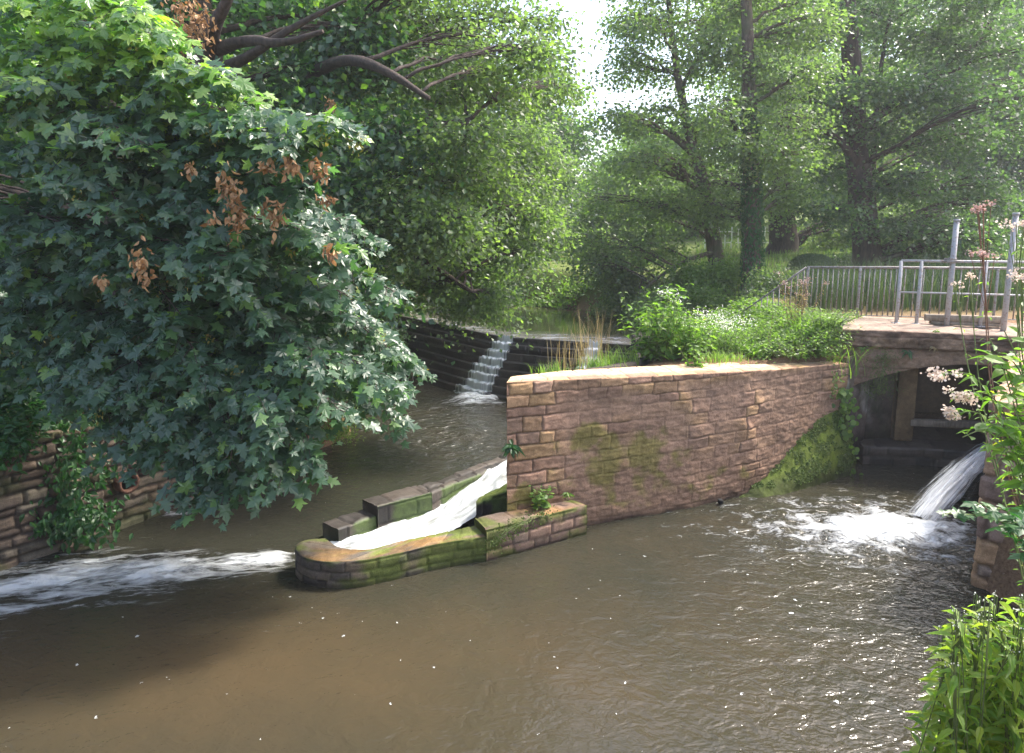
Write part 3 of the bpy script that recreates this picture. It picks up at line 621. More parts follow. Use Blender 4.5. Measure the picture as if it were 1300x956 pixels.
# the jet of water from the sluice
S0 = np.array([9.2, 12.25, .80]); S1 = at(1168, 664, z=-.10); q = np.linspace(0, 1, 40)[:, None]
C0 = S0 * (1 - q) + S1 * q; C0[:, 2] = (S0[2] * (1 - q) + S1[2] * q)[:, 0] + .16 * (4 * q * (1 - q))[:, 0]
rad = .13 + .12 * q[:, 0]; T = np.gradient(C0, axis=0); T = unit(T); A = unit(np.cross(T, [0, 0, 1])); B = np.cross(A, T)
for nm, sc_, fo in (('sluice_jet_water', 1.35, .36), ('sluice_jet_mid_water', .95, .62), ('sluice_jet_core_water', .6, .95)):
    th = np.linspace(0, 2 * math.pi, 28); rr = rad[:, None] * sc_ * (1 + .22 * (vnoise(np.arange(40)[:, None] * .35, th[None] * 2.5) - .5))
    V = C0[:, None] + rr[..., None] * (np.cos(th)[None, :, None] * A[:, None] * 1.1 + np.sin(th)[None, :, None] * B[:, None] * .6)
    ii = np.arange(40 * 28).reshape(40, 28); WF = np.stack([ii[:-1, :-1], ii[:-1, 1:], ii[1:, 1:], ii[1:, :-1]], -1).reshape(-1, 4)
    structure(mesh_obj(nm, V.reshape(-1, 3), WF, SPRAY, attrs=dict(foam=np.full(1120, fo), fu=np.repeat(q[:, 0] * 2.2, 28), fv=np.tile(th * 3.5, 40))))

# ------------------------------------------------------------------ walls on both sides
def rcol(S, Z, c, jm, P):
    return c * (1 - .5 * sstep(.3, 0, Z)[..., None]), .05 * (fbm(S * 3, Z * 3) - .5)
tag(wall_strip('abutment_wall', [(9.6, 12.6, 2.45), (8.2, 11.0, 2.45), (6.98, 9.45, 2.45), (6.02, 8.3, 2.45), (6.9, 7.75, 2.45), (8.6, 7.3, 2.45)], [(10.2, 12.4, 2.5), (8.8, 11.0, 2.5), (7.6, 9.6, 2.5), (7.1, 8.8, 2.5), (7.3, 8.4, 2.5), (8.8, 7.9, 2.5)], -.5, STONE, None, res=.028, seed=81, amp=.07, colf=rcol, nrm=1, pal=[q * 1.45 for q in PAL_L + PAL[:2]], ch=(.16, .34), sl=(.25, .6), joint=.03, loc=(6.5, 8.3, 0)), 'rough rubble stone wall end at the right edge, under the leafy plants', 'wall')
def lcol(S, Z, c, jm, P):
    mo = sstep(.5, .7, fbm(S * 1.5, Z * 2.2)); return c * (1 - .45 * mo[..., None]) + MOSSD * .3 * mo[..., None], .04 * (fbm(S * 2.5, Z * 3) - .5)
LW = thing('river_wall', (-6.5, 9.5, 0), 'old dry stone wall along the left bank, half hidden by ivy and sycamore leaves', 'wall')
lw_o = smooth_path([(-11.5, 2.9, 1.8), (-9.3, 5.75, 1.78), (-6.8, 8.9, 1.75), (-5.6, 10.95, 1.72), (-4.72, 12.2, 1.6), (-4.3, 13.0, 1.2)], 1); lw_i = lw_o + np.array([-.55, .35, 0])
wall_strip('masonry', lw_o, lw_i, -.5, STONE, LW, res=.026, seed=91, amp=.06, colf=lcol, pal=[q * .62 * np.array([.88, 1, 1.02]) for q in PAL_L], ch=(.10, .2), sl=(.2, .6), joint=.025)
pp = at(160, 612, Y=10.12); nv = unit(np.array([.87, -.5, 0.])); mb = MB()
th = np.linspace(0, 2 * math.pi, 25)[:-1]; tx = np.array([.5, .87, 0]); rws = []
for r_, d_ in ((.165, -.1), (.165, .07), (.12, .07), (.115, -.1)):
    rws.append(pp + nv * (d_ + .02) + r_ * (np.cos(th)[:, None] * tx + np.sin(th)[:, None] * np.array([0, 0, 1.])))
Vp = np.concatenate(rws); fs = [[k * 24 + i, k * 24 + (i + 1) % 24, k * 24 + 24 + (i + 1) % 24, k * 24 + 24 + i] for k in range(3) for i in range(24)]
PO = thing('drain_pipe', pp, 'round clay drain pipe mouth set in the left bank stone wall', 'pipe')
mesh_obj('pipe_collar', Vp, fs, CLAY, PO)
mesh_obj('pipe_bore', np.concatenate([[pp - nv * .03], rws[3] + nv * .07]), [[0, 1 + i, 1 + (i + 1) % 24] for i in range(24)], HOLE, PO)

# ------------------------------------------------------------------ railings
def rl(P0, P1, k): return np.array(P0) + (np.array(P1) - np.array(P0)) * k
a0 = np.array([6.52, 15.15, 2.72]); a1 = np.array([8.22, 14.62, 2.74]); a2 = np.array([11.6, 13.55, 2.74]); RH = 1.10
RL = thing('bridge_railing', a0, 'long rusty metal railing with close upright bars along the back of the bridge', 'railing')
mb = MB(); mb.tube([a0 + [0, 0, RH], a1 + [0, 0, RH], a2 + [0, 0, RH + .02]], .028, 8); mb.build('handrail', RAIL, RL)
mb = MB(); mb.box((a0 + a2) / 2 + [0, 0, .07], (np.linalg.norm(a2 - a0), .035, .018), ax=a2 - a0); mb.build('bottom_rail', RAIL, RL)
mb = MB(); mb.tube([a0 + [0, 0, .07], a0 + [0, 0, RH]], .013, 6); bar0 = mb.build('baluster', RAIL, RL, loc=None)
kx = .0; first = True; tot = np.linalg.norm(a2 - a0); cnt = 0; s_ = .12
while s_ < tot - .1 and cnt < 46:
    d_ = (a2 - a0) / tot * s_; b = bar0.copy(); COL.objects.link(b); b.parent = RL; b.location = [float(c) for c in d_]; cnt += 1
    s_ += (.105 if s_ < 1.75 else .17) + random.uniform(-.006, .006)
for s_, w_, lo in ((0.02, .022, -.05), (1.05, .035, 0), (1.84, .032, -.12), (3.6, .03, -.1), (5.2, .03, 0)):
    d_ = a0 + (a2 - a0) / tot * s_; mb = MB(); mb.box(d_ + [0, -.03, (RH + lo) / 2], (w_ * 1.6, w_ * 1.2, RH - lo), ax=a2 - a0); mb.build('post', RAIL, RL)
# stair railing dropping to the left
b0 = a0 + np.array([-.02, .0, RH]); b1 = at(938, 399, Y=16.0)
SR = thing('stair_railing', b1 - [0, 0, .9], 'sloping rusty railing going down from the left end of the bridge railing', 'railing')
mb = MB(); mb.tube([b1 + (b0 - b1) * k for k in np.linspace(0, 1, 5)], .022, 8); mb.build('handrail', RAIL, SR)
mb = MB(); mb.tube([b1 - [0, 0, .95] + (b0 - b1) * k for k in np.linspace(0, 1, 5)], .016, 6); mb.build('bottom_rail', RAIL, SR)
mb = MB(); mb.tube([b1 - [0, 0, .95], b1], .013, 6); br0 = mb.build('baluster', RAIL, SR)
for k in np.linspace(.09, .97, 11):
    b = br0.copy(); COL.objects.link(b); b.parent = SR; b.location = [float(c) for c in (b0 - b1) * k]
mb = MB(); mb.box(b1 - [0, 0, .5], (.045, .04, 1.1)); mb.build('post', RAIL, SR)
# galvanised frame in front
c0 = at(1138, 405, Y=13.9); c1 = at(1300, 408, Y=13.1); c0[2] = c1[2] = 2.74
ztop = at(1138, 331, Y=13.9)[2] - 2.74
FR = thing('galvanised_frame', c0, 'pale galvanised tube frame with two rails standing in front of the rusty railing', 'railing')
dirf = (c1 - c0) / np.linalg.norm(c1 - c0)
for nm, z_ in (('top_rail', ztop), ('mid_rail', ztop * .5)):
    mb = MB(); mb.tube([c0 + [0, 0, z_], c1 + [0, 0, z_]], .026 if nm == 'top_rail' else .019, 10); mb.build(nm, GALV, FR)
for u_ in (1138, 1165, 1247):
    k = (u_ - 1138) / 162.; d_ = c0 + (c1 - c0) * k; mb = MB(); mb.tube([d_ - [0, 0, .05], d_ + [0, 0, ztop]], .034, 10)
    mb.box(d_ - [0, 0, .0], (.13, .13, .02)); mb.build('post', GALV, FR)
for k_, (u_, v0, vt, Y_, lab) in enumerate(((1203, 400, 280, 13.55, 'tall grey sluice post with a rusty clamp rising above the railing'), (1274, 415, 272, 12.9, 'tall grey sluice post partly behind the pink flower stalks'))):
    p0 = at(u_, v0, Y=Y_); p1 = at(u_, vt, Y=Y_); p0[2] = 2.7; p1[:2] = p0[:2]
    SPo = thing('sluice_post', p0, lab, 'post')
    mb = MB(); mb.tube([p0, (p0 + p1) / 2, p1], .05, 14); mb.build('shaft', GALV, SPo)
    mb = MB(); mb.tube([p1 - [0, 0, .02], p1 + [0, 0, .03]], .06, 14); mb.build('cap', GALV, SPo)
    zc = at(u_, 334, Y=Y_)[2]
    if k_ == 0:
        mb = MB(); mb.box((p0[0], p0[1], zc + .03), (.34, .14, .05)); mb.box((p0[0] - .05, p0[1], zc + .075), (.2, .1, .04)); mb.tube([(p0[0] - .1, p0[1] - .05, zc), (p0[0] - .1, p0[1] - .05, zc + .12)], .015, 6); mb.build('clamp', RAIL, SPo)
tb = thing('timber_beam', at(1215, 402, Y=13.7), 'weathered timber sluice beam lying behind the frame at deck level', 'beam')
e0 = at(1174, 402, Y=13.75); e1 = at(1275, 404, Y=13.3); e0[2] = e1[2] = 2.88
mb = MB(); mb.box((e0 + e1) / 2, (np.linalg.norm(e1 - e0), .16, .13), ax=e1 - e0, bev=.012); mb.build('beam', WOOD, tb)
mb = MB(); mb.box((e0 + e1) / 2 + [.05, .02, -.105], (np.linalg.norm(e1 - e0) * .9, .2, .07), ax=e1 - e0, bev=.01); mb.build('bearer', WOOD, tb)
# ------------------------------------------------------------------ trees
def curve(a, b, sag, n=7, wob=.06):
    a = np.array(a, float); b = np.array(b, float); t = np.linspace(0, 1, n)[:, None]; L = np.linalg.norm(b - a)
    P = a * (1 - t) + b * t; P[:, 2] += (4 * t * (1 - t))[:, 0] * sag * L
    P[1:-1] += rng.normal(0, wob * L / n, (n - 2, 3)); return P
def lobe(u, v, Y, ru, rv, rd=None):
    c = at(u, v, Y=Y); s = Y / F; return c, np.array([ru * s, (rd if rd is not None else ru * s * .8), rv * s])
def tree(name, label, trunk, lobes, mat=ALD, lsize=.09, dens=1.0, bark=BARK, group=None, flat=.42, tpl=SIMPLE, up=.6, limb_r=.5, cat='tree', clump=.33, tint=(.45, .22), forks=(), extra=1, ivy=0):
    """trunk: list of (x,y,z,r); lobes: list of (centre, radii)"""
    tr = np.array(trunk, float); T = thing(name, tr[0, :3], label, cat, group)
    Pt = smooth_path(tr, 2) if len(tr) > 2 else resample(tr, .5)[0] if False else smooth_path(tr, 2)
    mb = MB(); flare = 1 + .5 * np.exp(-np.linalg.norm(Pt[:, :3] - Pt[0, :3], axis=1) / .5)
    mb.tube(Pt[:, :3], Pt[:, 3] * flare, 14, rough=.22)
    for fk in forks:
        fk = smooth_path(np.array(fk, float), 2); mb.tube(fk[:, :3], fk[:, 3], 10, rough=.2)
    mb.build('trunk', bark, T)
    if ivy:
        k_ = int(len(Pt) * ivy); n_ = 5200; i_ = rng.integers(0, max(2, k_), n_); an = rng.uniform(0, 6.28, n_); rr_ = Pt[i_, 3] * rng.uniform(.95, 1.45, n_); ax_ = np.stack([np.cos(an), np.sin(an), 0 * an], 1)
        j_ = np.minimum(i_ + 1, len(Pt) - 1); f_ = rng.random((n_, 1)); leaves('ivy', Pt[i_, :3] * (1 - f_) + Pt[j_, :3] * f_ + ax_ * rr_[:, None], ax_ + rdir(n_, .35), np.array([0, 0, -1.]) + rdir(n_, .5), .11 * rng.uniform(.6, 1.2, n_), UND, T, OVAL)
    if len(forks): Pt = np.concatenate([Pt] + [smooth_path(np.array(f, float), 2) for f in forks])
    if extra: lobes = list(lobes) + [(c + rng.normal(0, 1, 3) * r * [.9, 1.3, .9], r * rng.uniform(.55, .9)) for c, r in lobes for _ in range(extra)]
    lb = MB(); LP, LD = [], []
    for c, r in lobes:
        sc = Pt[:, 2] - (c[2] - .3 * np.linalg.norm(Pt[:, :2] - c[:2], axis=1)); k = np.argmin(np.abs(sc) + .25 * np.linalg.norm(Pt[:, :3] - c, axis=1))
        st = Pt[k, :3]; r0 = max(.03, min(Pt[k, 3] * limb_r, .02 + .022 * np.linalg.norm(c - st)))
        end = c + (c - st) / (np.linalg.norm(c - st) + 1e-6) * r.mean() * .5
        Lm = curve(st, end, .06, 9, .10); lb.tube(Lm, np.linspace(r0, .012, 9), 7, rough=.15)
        vol = (r[0] * r[1] * r[2]) ** (1 / 3.); ncl = int(np.clip(16 * (r[0] * r[1] + r[0] * r[2] + r[1] * r[2]) / 1.2 * dens / (clump / .42) ** 2, 14, 260))
        q = unit(rng.normal(0, 1, (ncl, 3))) * (rng.random(ncl) ** .38)[:, None] * r + c
        for e_ in q[: min(ncl, 26)]:
            kk = rng.integers(2, 8); b_ = Lm[kk]; Bm = curve(b_, e_, .05, 5, .12); lb.tube(Bm, np.linspace(max(.008, r0 * .35 * (1 - kk / 12)), .005, 5), 5, cap=False)
        nl = max(10, int(95 * clump ** 2 / .42 ** 2 * (.09 / lsize) ** 1.6))
        P = (q[:, None] + rng.normal(0, 1, (ncl, nl, 3)) * np.array([clump, clump, clump * flat])).reshape(-1, 3)
        # sprays hang down a little at their rims
        rd_ = np.linalg.norm((P - np.repeat(q, nl, 0))[:, :2], axis=1); P[:, 2] -= .28 * rd_ ** 2 / clump
        LP.append(P); LD.append(unit(P - np.repeat(q, nl, 0)) + [0, 0, -.3])
    lb.build('limbs', bark, T)
    P = np.concatenate(LP); D = np.concatenate(LD) + rdir(len(P), .35); N = np.array([0, -.12, up]) + rdir(len(P), .55)
    print(name, len(P)); leaves('crown', P, N, D, lsize * rng.uniform(.7, 1.25, len(P)), mat, T, tpl, np.clip(rng.normal(tint[0], tint[1], len(P)), 0, 1))
    return T
def gp(u, Y):  # a point on the ground at column u, distance Y
    p_ = at(u, 340, Y=Y); return np.array([p_[0], p_[1], gz(p_[0], p_[1]) - .15])
def trunk_px(u0, Y, pts, r0):
    b = gp(u0, Y); out = [(*b, r0)]
    for (u, v, k) in pts: q = at(u, v, Y=Y); out.append((*q, r0 * k))
    return out

# right bank, from the river to the bridge
def LB(spec, Y, jit=1.5):
    return [lobe(u, v, Y + rng.uniform(-jit, jit), ru, rv) for (u, v, ru, rv) in spec]
tree('leaning_alder', 'slender leaning tree on the right bank just above the weir, its trunk slanting left',
     trunk_px(914, 25, [(906, 300, .85), (896, 240, .75), (878, 180, .6), (862, 110, .42), (850, 20, .3), (845, -60, .15)], .30),
     LB([(830, 30, 50, 22), (800, 88, 42, 20), (872, 82, 50, 22), (785, 150, 38, 18), (850, 140, 46, 18), (905, 30, 45, 22), (800, 205, 40, 16), (860, 205, 40, 15), (765, 255, 40, 18), (830, 262, 48, 18), (745, 300, 30, 17), (800, 318, 45, 18), (762, 338, 38, 13), (850, 320, 38, 16), (900, 165, 35, 15), (850, -20, 80, 25), (795, 20, 25, 20)], 25), ALD, .13, .62, group='alders on the right bank', forks=[[(*at(908, 320, Y=25), .1), (*at(870, 330, Y=24), .07), (*at(835, 352, Y=23.5), .05), (*at(812, 372, Y=23), .03)]])
tree('ivy_clad_alder', 'tall straight tree with a dark ivy covered trunk, left of the bridge stairs',
     trunk_px(957, 21.5, [(956, 300, .95), (953, 200, .8), (951, 100, .7), (948, 20, .6), (946, -80, .4)], .27),
     LB([(945, 10, 50, 22), (1000, 45, 45, 20), (930, 75, 40, 18), (980, 110, 48, 18), (925, 130, 40, 15), (1010, 150, 45, 17), (915, 190, 36, 15), (995, 200, 42, 15), (905, 235, 32, 13), (1000, 235, 36, 14), (935, 260, 25, 10), (960, -40, 70, 28)], 21.5, 1.0), ALD, .12, .62, group='alders on the right bank', ivy=.5)
tree('big_oak', 'massive dark trunked tree with spreading limbs, rising right behind the bridge railing',
     trunk_px(1103, 24, [(1095, 260, .9), (1085, 190, .8), (1083, 120, .7), (1078, 40, .6), (1072, -60, .4)], .44),
     LB([(1040, 30, 50, 22), (1110, 20, 55, 24), (1170, 50, 55, 22), (1035, 100, 45, 18), (1120, 105, 50, 20), (1190, 110, 55, 20), (1240, 60, 50, 24), (1050, 165, 50, 18), (1130, 170, 55, 20), (1210, 175, 50, 20), (1050, 215, 45, 16), (1120, 235, 50, 17), (1190, 235, 55, 18), (1250, 230, 50, 20), (1060, 265, 40, 14), (1130, 285, 50, 14), (1200, 290, 55, 16), (1270, 290, 50, 16), (1280, 170, 40, 20), (1100, -40, 120, 30), (1230, -20, 70, 30), (1295, 110, 30, 22)], 24, 2.0), DRK, .14, .68, BARK_D, group=None,
     forks=[[(*at(1090, 215, Y=24), .14), (*at(1060, 165, Y=23), .10), (*at(1000, 165, Y=22), .07), (*at(975, 150, Y=22), .03)], [(*at(1088, 175, Y=24), .2), (*at(1140, 120, Y=24), .15), (*at(1210, 75, Y=24), .08), (*at(1260, 40, Y=24), .04)], [(*at(1105, 290, Y=24.5), .13), (*at(1110, 180, Y=25), .1), (*at(1120, 60, Y=25), .06), (*at(1140, -20, Y=25), .03)]])
tree('stout_dark_tree', 'stout dark trunked tree behind the clipped round bush, left of the big trunk',
     trunk_px(992, 34, [(992, 280, .95), (994, 200, .8), (996, 100, .5)], .62),
     LB([(960, 190, 60, 25), (1020, 150, 70, 30), (1050, 230, 60, 22), (980, 250, 50, 18), (930, 250, 50, 22), (1080, 180, 60, 26), (1010, 80, 70, 35), (1120, 270, 55, 20), (1060, 290, 40, 13)], 34, 2.5), ALD, .15, .32, BARK_D, clump=.75)
for (u, Y, s_, mt, lab) in ((800, 50, .9, LGT, 'pale far tree seen through the gap above the upper river, right of the blue roof'), (850, 56, 1.3, LGT, 'light green far tree behind the slender leaning tree'), (950, 50, 1.4, LGT, 'light green far tree between the leaning and the ivy clad trunks'), (1090, 60, 1.5, ALD, 'broad far tree behind the massive dark trunk'), (1200, 52, 1.3, DRK, 'dense dark far tree behind the tall sluice post'), (1300, 48, 1.4, ALD, 'hazy far tree at the right edge beyond the lawn'), (1400, 40, 1.2, DRK, 'dark far tree beyond the right edge'), (660, 44, .95, DRK, 'grey green tree at the bend of the upper river'), (580, 50, 1.2, ALD, 'tall far tree on the left side of the upper river'), (480, 44, 1.2, DRK, 'dark far tree behind the left bank woods')):
    b = gp(u, Y); h = 6.5 * s_ if u > 700 and u < 900 else (9 if u == 660 else 13) * s_
    tr = [(*b, .3), (b[0] + .2, b[1], b[2] + h * .5, .22), (b[0], b[1], b[2] + h, .08)]
    lo = []
    for k in range(16):
        a_ = rng.uniform(0, 6.28); q_ = rng.uniform(.12, 1.0); rr = 3.6 * s_ * math.sin(math.pi * min(.95, q_ * .8 + .12))
        lo.append((np.array([b[0] + math.cos(a_) * rr * .62, b[1] + math.sin(a_) * rr * .5, b[2] + h * q_]), np.array([1.9, 1.7, 1.0]) * s_ * rng.uniform(.8, 1.2)))
    tree('far_tree', lab, tr, lo, mt, .26, .32, BARK, 'trees beyond the upper river and the lawn', clump=.95, flat=.5)
tree('waterside_willow', 'greyish leafy tree overhanging the left side of the upper river', [(*gp(672, 33), .22), (*at(674, 350, Y=33), .2), (*at(680, 300, Y=33), .14), (*at(690, 230, Y=33), .06)],
     LB([(675, 235, 28, 18), (700, 270, 26, 15), (650, 275, 30, 18), (695, 310, 26, 14), (660, 320, 30, 15), (700, 345, 22, 12), (650, 355, 28, 12), (685, 200, 18, 15), (675, 165, 22, 20), (660, 190, 25, 20), (635, 230, 30, 25)], 33, 1), ALD, .16, .7, clump=.6)

# middle left: tree leaning over the weir pool
tree('overhanging_alder', 'large light green tree leaning out from the left bank over the weir',
     [(*gp(352, 15.5), .30), (*at(360, 330, Y=15.5), .27), (*at(380, 200, Y=15.5), .22), (*at(400, 90, Y=15), .16), (*at(425, -30, Y=15), .1)],
     LB([(460, 30, 65, 28), (540, 40, 60, 28), (610, 50, 50, 24), (670, 62, 36, 16), (480, 100, 60, 25), (570, 110, 60, 25), (640, 120, 45, 20), (690, 110, 25, 12), (500, 165, 55, 22), (590, 170, 55, 22), (650, 180, 35, 18), (540, 215, 55, 20), (620, 235, 48, 20), (660, 262, 26, 12), (500, 250, 55, 20), (580, 280, 55, 20), (640, 300, 30, 14), (530, 320, 45, 18), (595, 325, 30, 14), (550, 360, 34, 12), (618, 375, 14, 8), (500, 300, 50, 20), (610, -10, 70, 30), (480, -30, 90, 30), (640, 20, 30, 18)], 14.0, 1.6), ALD, .10, .8, BARK_D, tint=(.38, .26),
     forks=[[(*at(395, 95, Y=14), .13), (*at(440, 72, Y=12.6), .10), (*at(490, 88, Y=11.8), .075), (*at(545, 125, Y=11.5), .04)], [(*at(380, 190, Y=15.5), .13), (*at(440, 190, Y=14.5), .09), (*at(520, 165, Y=13.5), .06), (*at(600, 150, Y=13), .03)], [(*at(370, 240, Y=15.5), .13), (*at(450, 290, Y=14.5), .09), (*at(540, 330, Y=13.5), .05), (*at(600, 370, Y=13.3), .02)]])
tree('left_bank_tree', 'brown trunked tree at the top left, its forked limbs showing behind the sycamore leaves',
     [(*gp(255, 13), .34), (*at(262, 300, Y=13), .3), (*at(266, 120, Y=13), .26), (*at(262, 30, Y=13), .22), (*at(240, -60, Y=13), .15)],
     LB([(60, 30, 80, 35), (170, 20, 70, 30), (350, 0, 50, 18), (420, 30, 40, 18), (350, 125, 60, 22), (420, 150, 55, 22), (80, 150, 80, 40), (180, 120, 60, 30), (60, 280, 80, 45), (180, 250, 70, 35), (330, 220, 60, 28), (420, 240, 50, 25), (120, 380, 90, 40), (300, 330, 80, 35), (415, 330, 45, 25), (360, 410, 50, 25), (240, 430, 80, 30)], 14, 1.2), SYC, .15, .55, BARK_D, clump=.6, tpl=SIMPLE,
     forks=[[(*at(266, 85, Y=12.5), .15), (*at(268, 40, Y=11.9), .12), (*at(285, 10, Y=11.3), .08), (*at(300, -30, Y=11.2), .05)], [(*at(268, 66, Y=12.5), .12), (*at(310, 50, Y=11.5), .09), (*at(360, 56, Y=11.0), .06), (*at(410, 40, Y=10.8), .03)], [(*at(262, 90, Y=12.5), .10), (*at(310, 78, Y=11.5), .08), (*at(370, 35, Y=11), .05), (*at(440, 0, Y=10.8), .02)]])
for (u, Y, mt, lab, h) in ((-60, 17, DRK, 'dark tree at the left edge behind the sycamore', 12), (150, 24, DRK, 'dark tree deep in the left bank woods', 13), (330, 22, ALD, 'tree in the left bank woods behind the forked brown trunk', 13), (470, 26, DRK, 'tree in the woods behind the leaning light green tree', 13)):
    b = gp(u, Y); tr = [(*b, .3), (b[0] + .2, b[1], b[2] + h * .5, .22), (b[0], b[1], b[2] + h, .08)]; lo = []
    for k in range(18):
        a_ = rng.uniform(0, 6.28); q_ = rng.uniform(.05, 1.0); rr = 3.4 * math.sin(math.pi * min(.95, q_ * .8 + .15))
        lo.append((np.array([b[0] + math.cos(a_) * rr * .7, b[1] + math.sin(a_) * rr * .5, b[2] + h * q_]), np.array([1.7, 1.5, .9]) * rng.uniform(.8, 1.2)))
    tree('woodland_tree', lab, tr, lo, mt, .17, .35, BARK_D, 'trees in the woods of the left bank', clump=.7, flat=.5)

# the big sycamore, built from drooping boughs of large leaves
SY = thing('sycamore', gp(140, 11.2), 'big sycamore whose drooping blue green maple leaves fill the left and hang over the water', 'tree')
syb = np.array(gp(150, 11.2)); mb = MB(); sy_t = smooth_path([(*syb, .3), (*at(160, 380, Y=11.2), .26), (*at(150, 200, Y=11), .2), (*at(120, 40, Y=10.6), .14), (*at(90, -80, Y=10.3), .08)], 2)
mb.tube(sy_t[:, :3], sy_t[:, 3], 14, rough=.2); mb.build('trunk', BARK_D, SY)
lb = MB(); LPs, LNs, LDs, LSs = [], [], [], []; KP = []; SP_ = []
OUT = unit(np.array([.45, -1., 0.]))
def bough(pts, r0=.035, tw=.85, dens=1.0, size=.178, side=1.0, sy=True):
    P = smooth_path([at(u, v, Y=Y) for (u, v, Y) in pts], 2); P, t = resample(P, .082); n = len(P)
    lb.tube(P, np.linspace(r0, .006, n), 7, rough=.1)
    T = unit(np.gradient(P, axis=0)); S = unit(np.cross(T, [0, 0, 1.]))
    for i in range(int(n * .12), n):
        f = i / n
        for sg in (-1, 1, 0):
            if rng.random() > (.8 if sg else .45) * dens: continue
            L = tw * (1.1 - .7 * f) * rng.uniform(.5, 1.15); 
            d = unit(S[i] * sg * side + T[i] * rng.uniform(.3, .9) + rdir(1, .22)[0] + np.array([0, 0, .12]) + (OUT * .7 if sg == 0 else 0))
            m_ = max(3, int(L / .073)); q = np.linspace(.15, 1, m_)[:, None]
            W = P[i] + d * L * q; W[:, 2] -= (q[:, 0] ** 2) * L * .38
            lb.tube(np.concatenate([P[i][None], W]), np.linspace(.006, .0025, m_ + 1), 4, cap=False)
            ld = unit(np.cross(d, [0, 0, 1.]))
            for s2 in (-1, 1):
                k = rng.random(m_) < .85; w = W[k]; c_ = len(w)
                if not c_: continue
                dd = ld * s2 * .7 + d * .6 + OUT * .25 + np.array([0, 0, -.45]) + rdir(c_, .3)
                LPs.append(w + unit(dd) * rng.uniform(.03, .11, c_)[:, None]); LDs.append(dd); LNs.append(OUT * .5 + np.array([0, 0, .75]) + S[i] * sg * .2 + rdir(c_, .32))
                LSs.append(size * rng.uniform(.42, 1.25, c_) * (1 - .25 * q[k, 0]))
            if rng.random() < .035: KP.append(W[-1] - [0, 0, .06])
B_ = [
 # top sunlit tier
 [(-60, 60, 9.5), (40, 55, 8.6), (130, 50, 8.0), (210, 42, 7.6)], [(-60, 20, 9), (60, 10, 8.4), (150, 5, 8)], [(60, 110, 9.3), (150, 105, 8.4), (240, 100, 7.8), (300, 110, 7.4)],
 [(100, 150, 9.3), (200, 140, 8.3), (290, 145, 7.6), (370, 170, 7.1)], [(120, 180, 9.3), (230, 160, 8.4), (330, 150, 7.6), (425, 145, 7.0)], [(-40, 130, 9.2), (60, 125, 8.2), (130, 150, 7.6), (180, 180, 7.2)],
 [(-60, 180, 8.8), (40, 190, 8), (110, 215, 7.5)], [(50, 85, 8.6), (85, 150, 8.0), (120, 200, 7.6), (150, 260, 7.2)],
 [(140, 220, 9.3), (240, 215, 8.3), (320, 225, 7.7), (380, 250, 7.3)], [(100, 230, 9), (180, 230, 8), (240, 250, 7.4), (280, 290, 7.1)],
 # middle
 [(160, 290, 9.5), (260, 270, 8.6), (350, 280, 8), (430, 310, 7.6)], [(160, 250, 9.8), (300, 250, 9.2), (400, 265, 8.8), (470, 300, 8.5)], [(180, 330, 9.4), (280, 320, 8.6), (370, 340, 8.0), (440, 375, 7.7)],
 [(150, 330, 9), (220, 320, 8.1), (280, 345, 7.5), (320, 390, 7.2)], [(60, 310, 9), (130, 320, 8.2), (190, 350, 7.6), (230, 400, 7.3)], [(-60, 330, 9), (20, 335, 8.4), (80, 360, 8)], [(120, 300, 8.6), (190, 300, 7.8), (250, 315, 7.3), (300, 330, 7.0)],
 [(200, 300, 9.6), (340, 300, 9.0), (430, 330, 8.6), (500, 370, 8.4)], [(220, 360, 9.6), (350, 350, 9.2), (430, 390, 8.8), (490, 440, 8.6)],
 # lower cascades
 [(180, 390, 9.2), (280, 380, 8.3), (350, 410, 7.7), (410, 455, 7.4)], [(200, 420, 9.2), (320, 410, 8.6), (420, 440, 8.1), (500, 490, 8.0)], [(200, 450, 9), (300, 440, 8.2), (380, 470, 7.6), (430, 520, 7.4)],
 [(140, 400, 8.8), (200, 400, 8), (240, 430, 7.5), (260, 475, 7.2)], [(160, 460, 8.8), (250, 450, 7.9), (310, 480, 7.4), (350, 540, 7.1)], [(120, 440, 8.8), (170, 450, 8), (200, 490, 7.6), (215, 530, 7.4)],
 [(220, 480, 8.8), (320, 480, 8), (380, 520, 7.6), (400, 590, 7.4)], [(200, 500, 8.6), (270, 500, 7.8), (300, 540, 7.3), (290, 600, 7.1)], [(190, 500, 8.8), (220, 520, 8), (240, 560, 7.6), (262, 610, 7.4)], [(220, 520, 8.6), (280, 530, 7.8), (330, 560, 7.4), (360, 600, 7.3)],
 [(80, 470, 8.8), (120, 480, 8.2), (140, 520, 7.9), (150, 560, 7.8)], [(260, 420, 9.4), (380, 430, 9), (450, 470, 8.7), (495, 515, 8.6)], [(300, 380, 9.8), (410, 390, 9.4), (470, 420, 9.2), (520, 465, 9.0)], [(60, 400, 9), (100, 420, 8.6), (130, 460, 8.2)], [(-40, 420, 9.2), (40, 420, 8.9), (90, 450, 8.6)], [(250, 560, 8.2), (300, 590, 7.6), (285, 625, 7.2)],
]
B_ += [[(-80, 260, 8.8), (0, 260, 8.2), (60, 275, 7.8), (120, 300, 7.5)], [(-80, 380, 9), (-10, 380, 8.6), (50, 400, 8.3)], [(-80, 440, 9.6), (0, 450, 9.3), (50, 470, 9)], [(-70, 100, 8.8), (0, 95, 8.0), (60, 110, 7.5)], [(60, -20, 8.8), (130, -10, 8), (180, 20, 7.5)], [(100, 80, 8.6), (200, 75, 7.9), (270, 85, 7.4)], [(200, 180, 8.6), (300, 185, 7.8), (360, 200, 7.3), (410, 160, 7.0)], [(40, 370, 9.2), (110, 380, 8.6), (160, 420, 8.1)]]
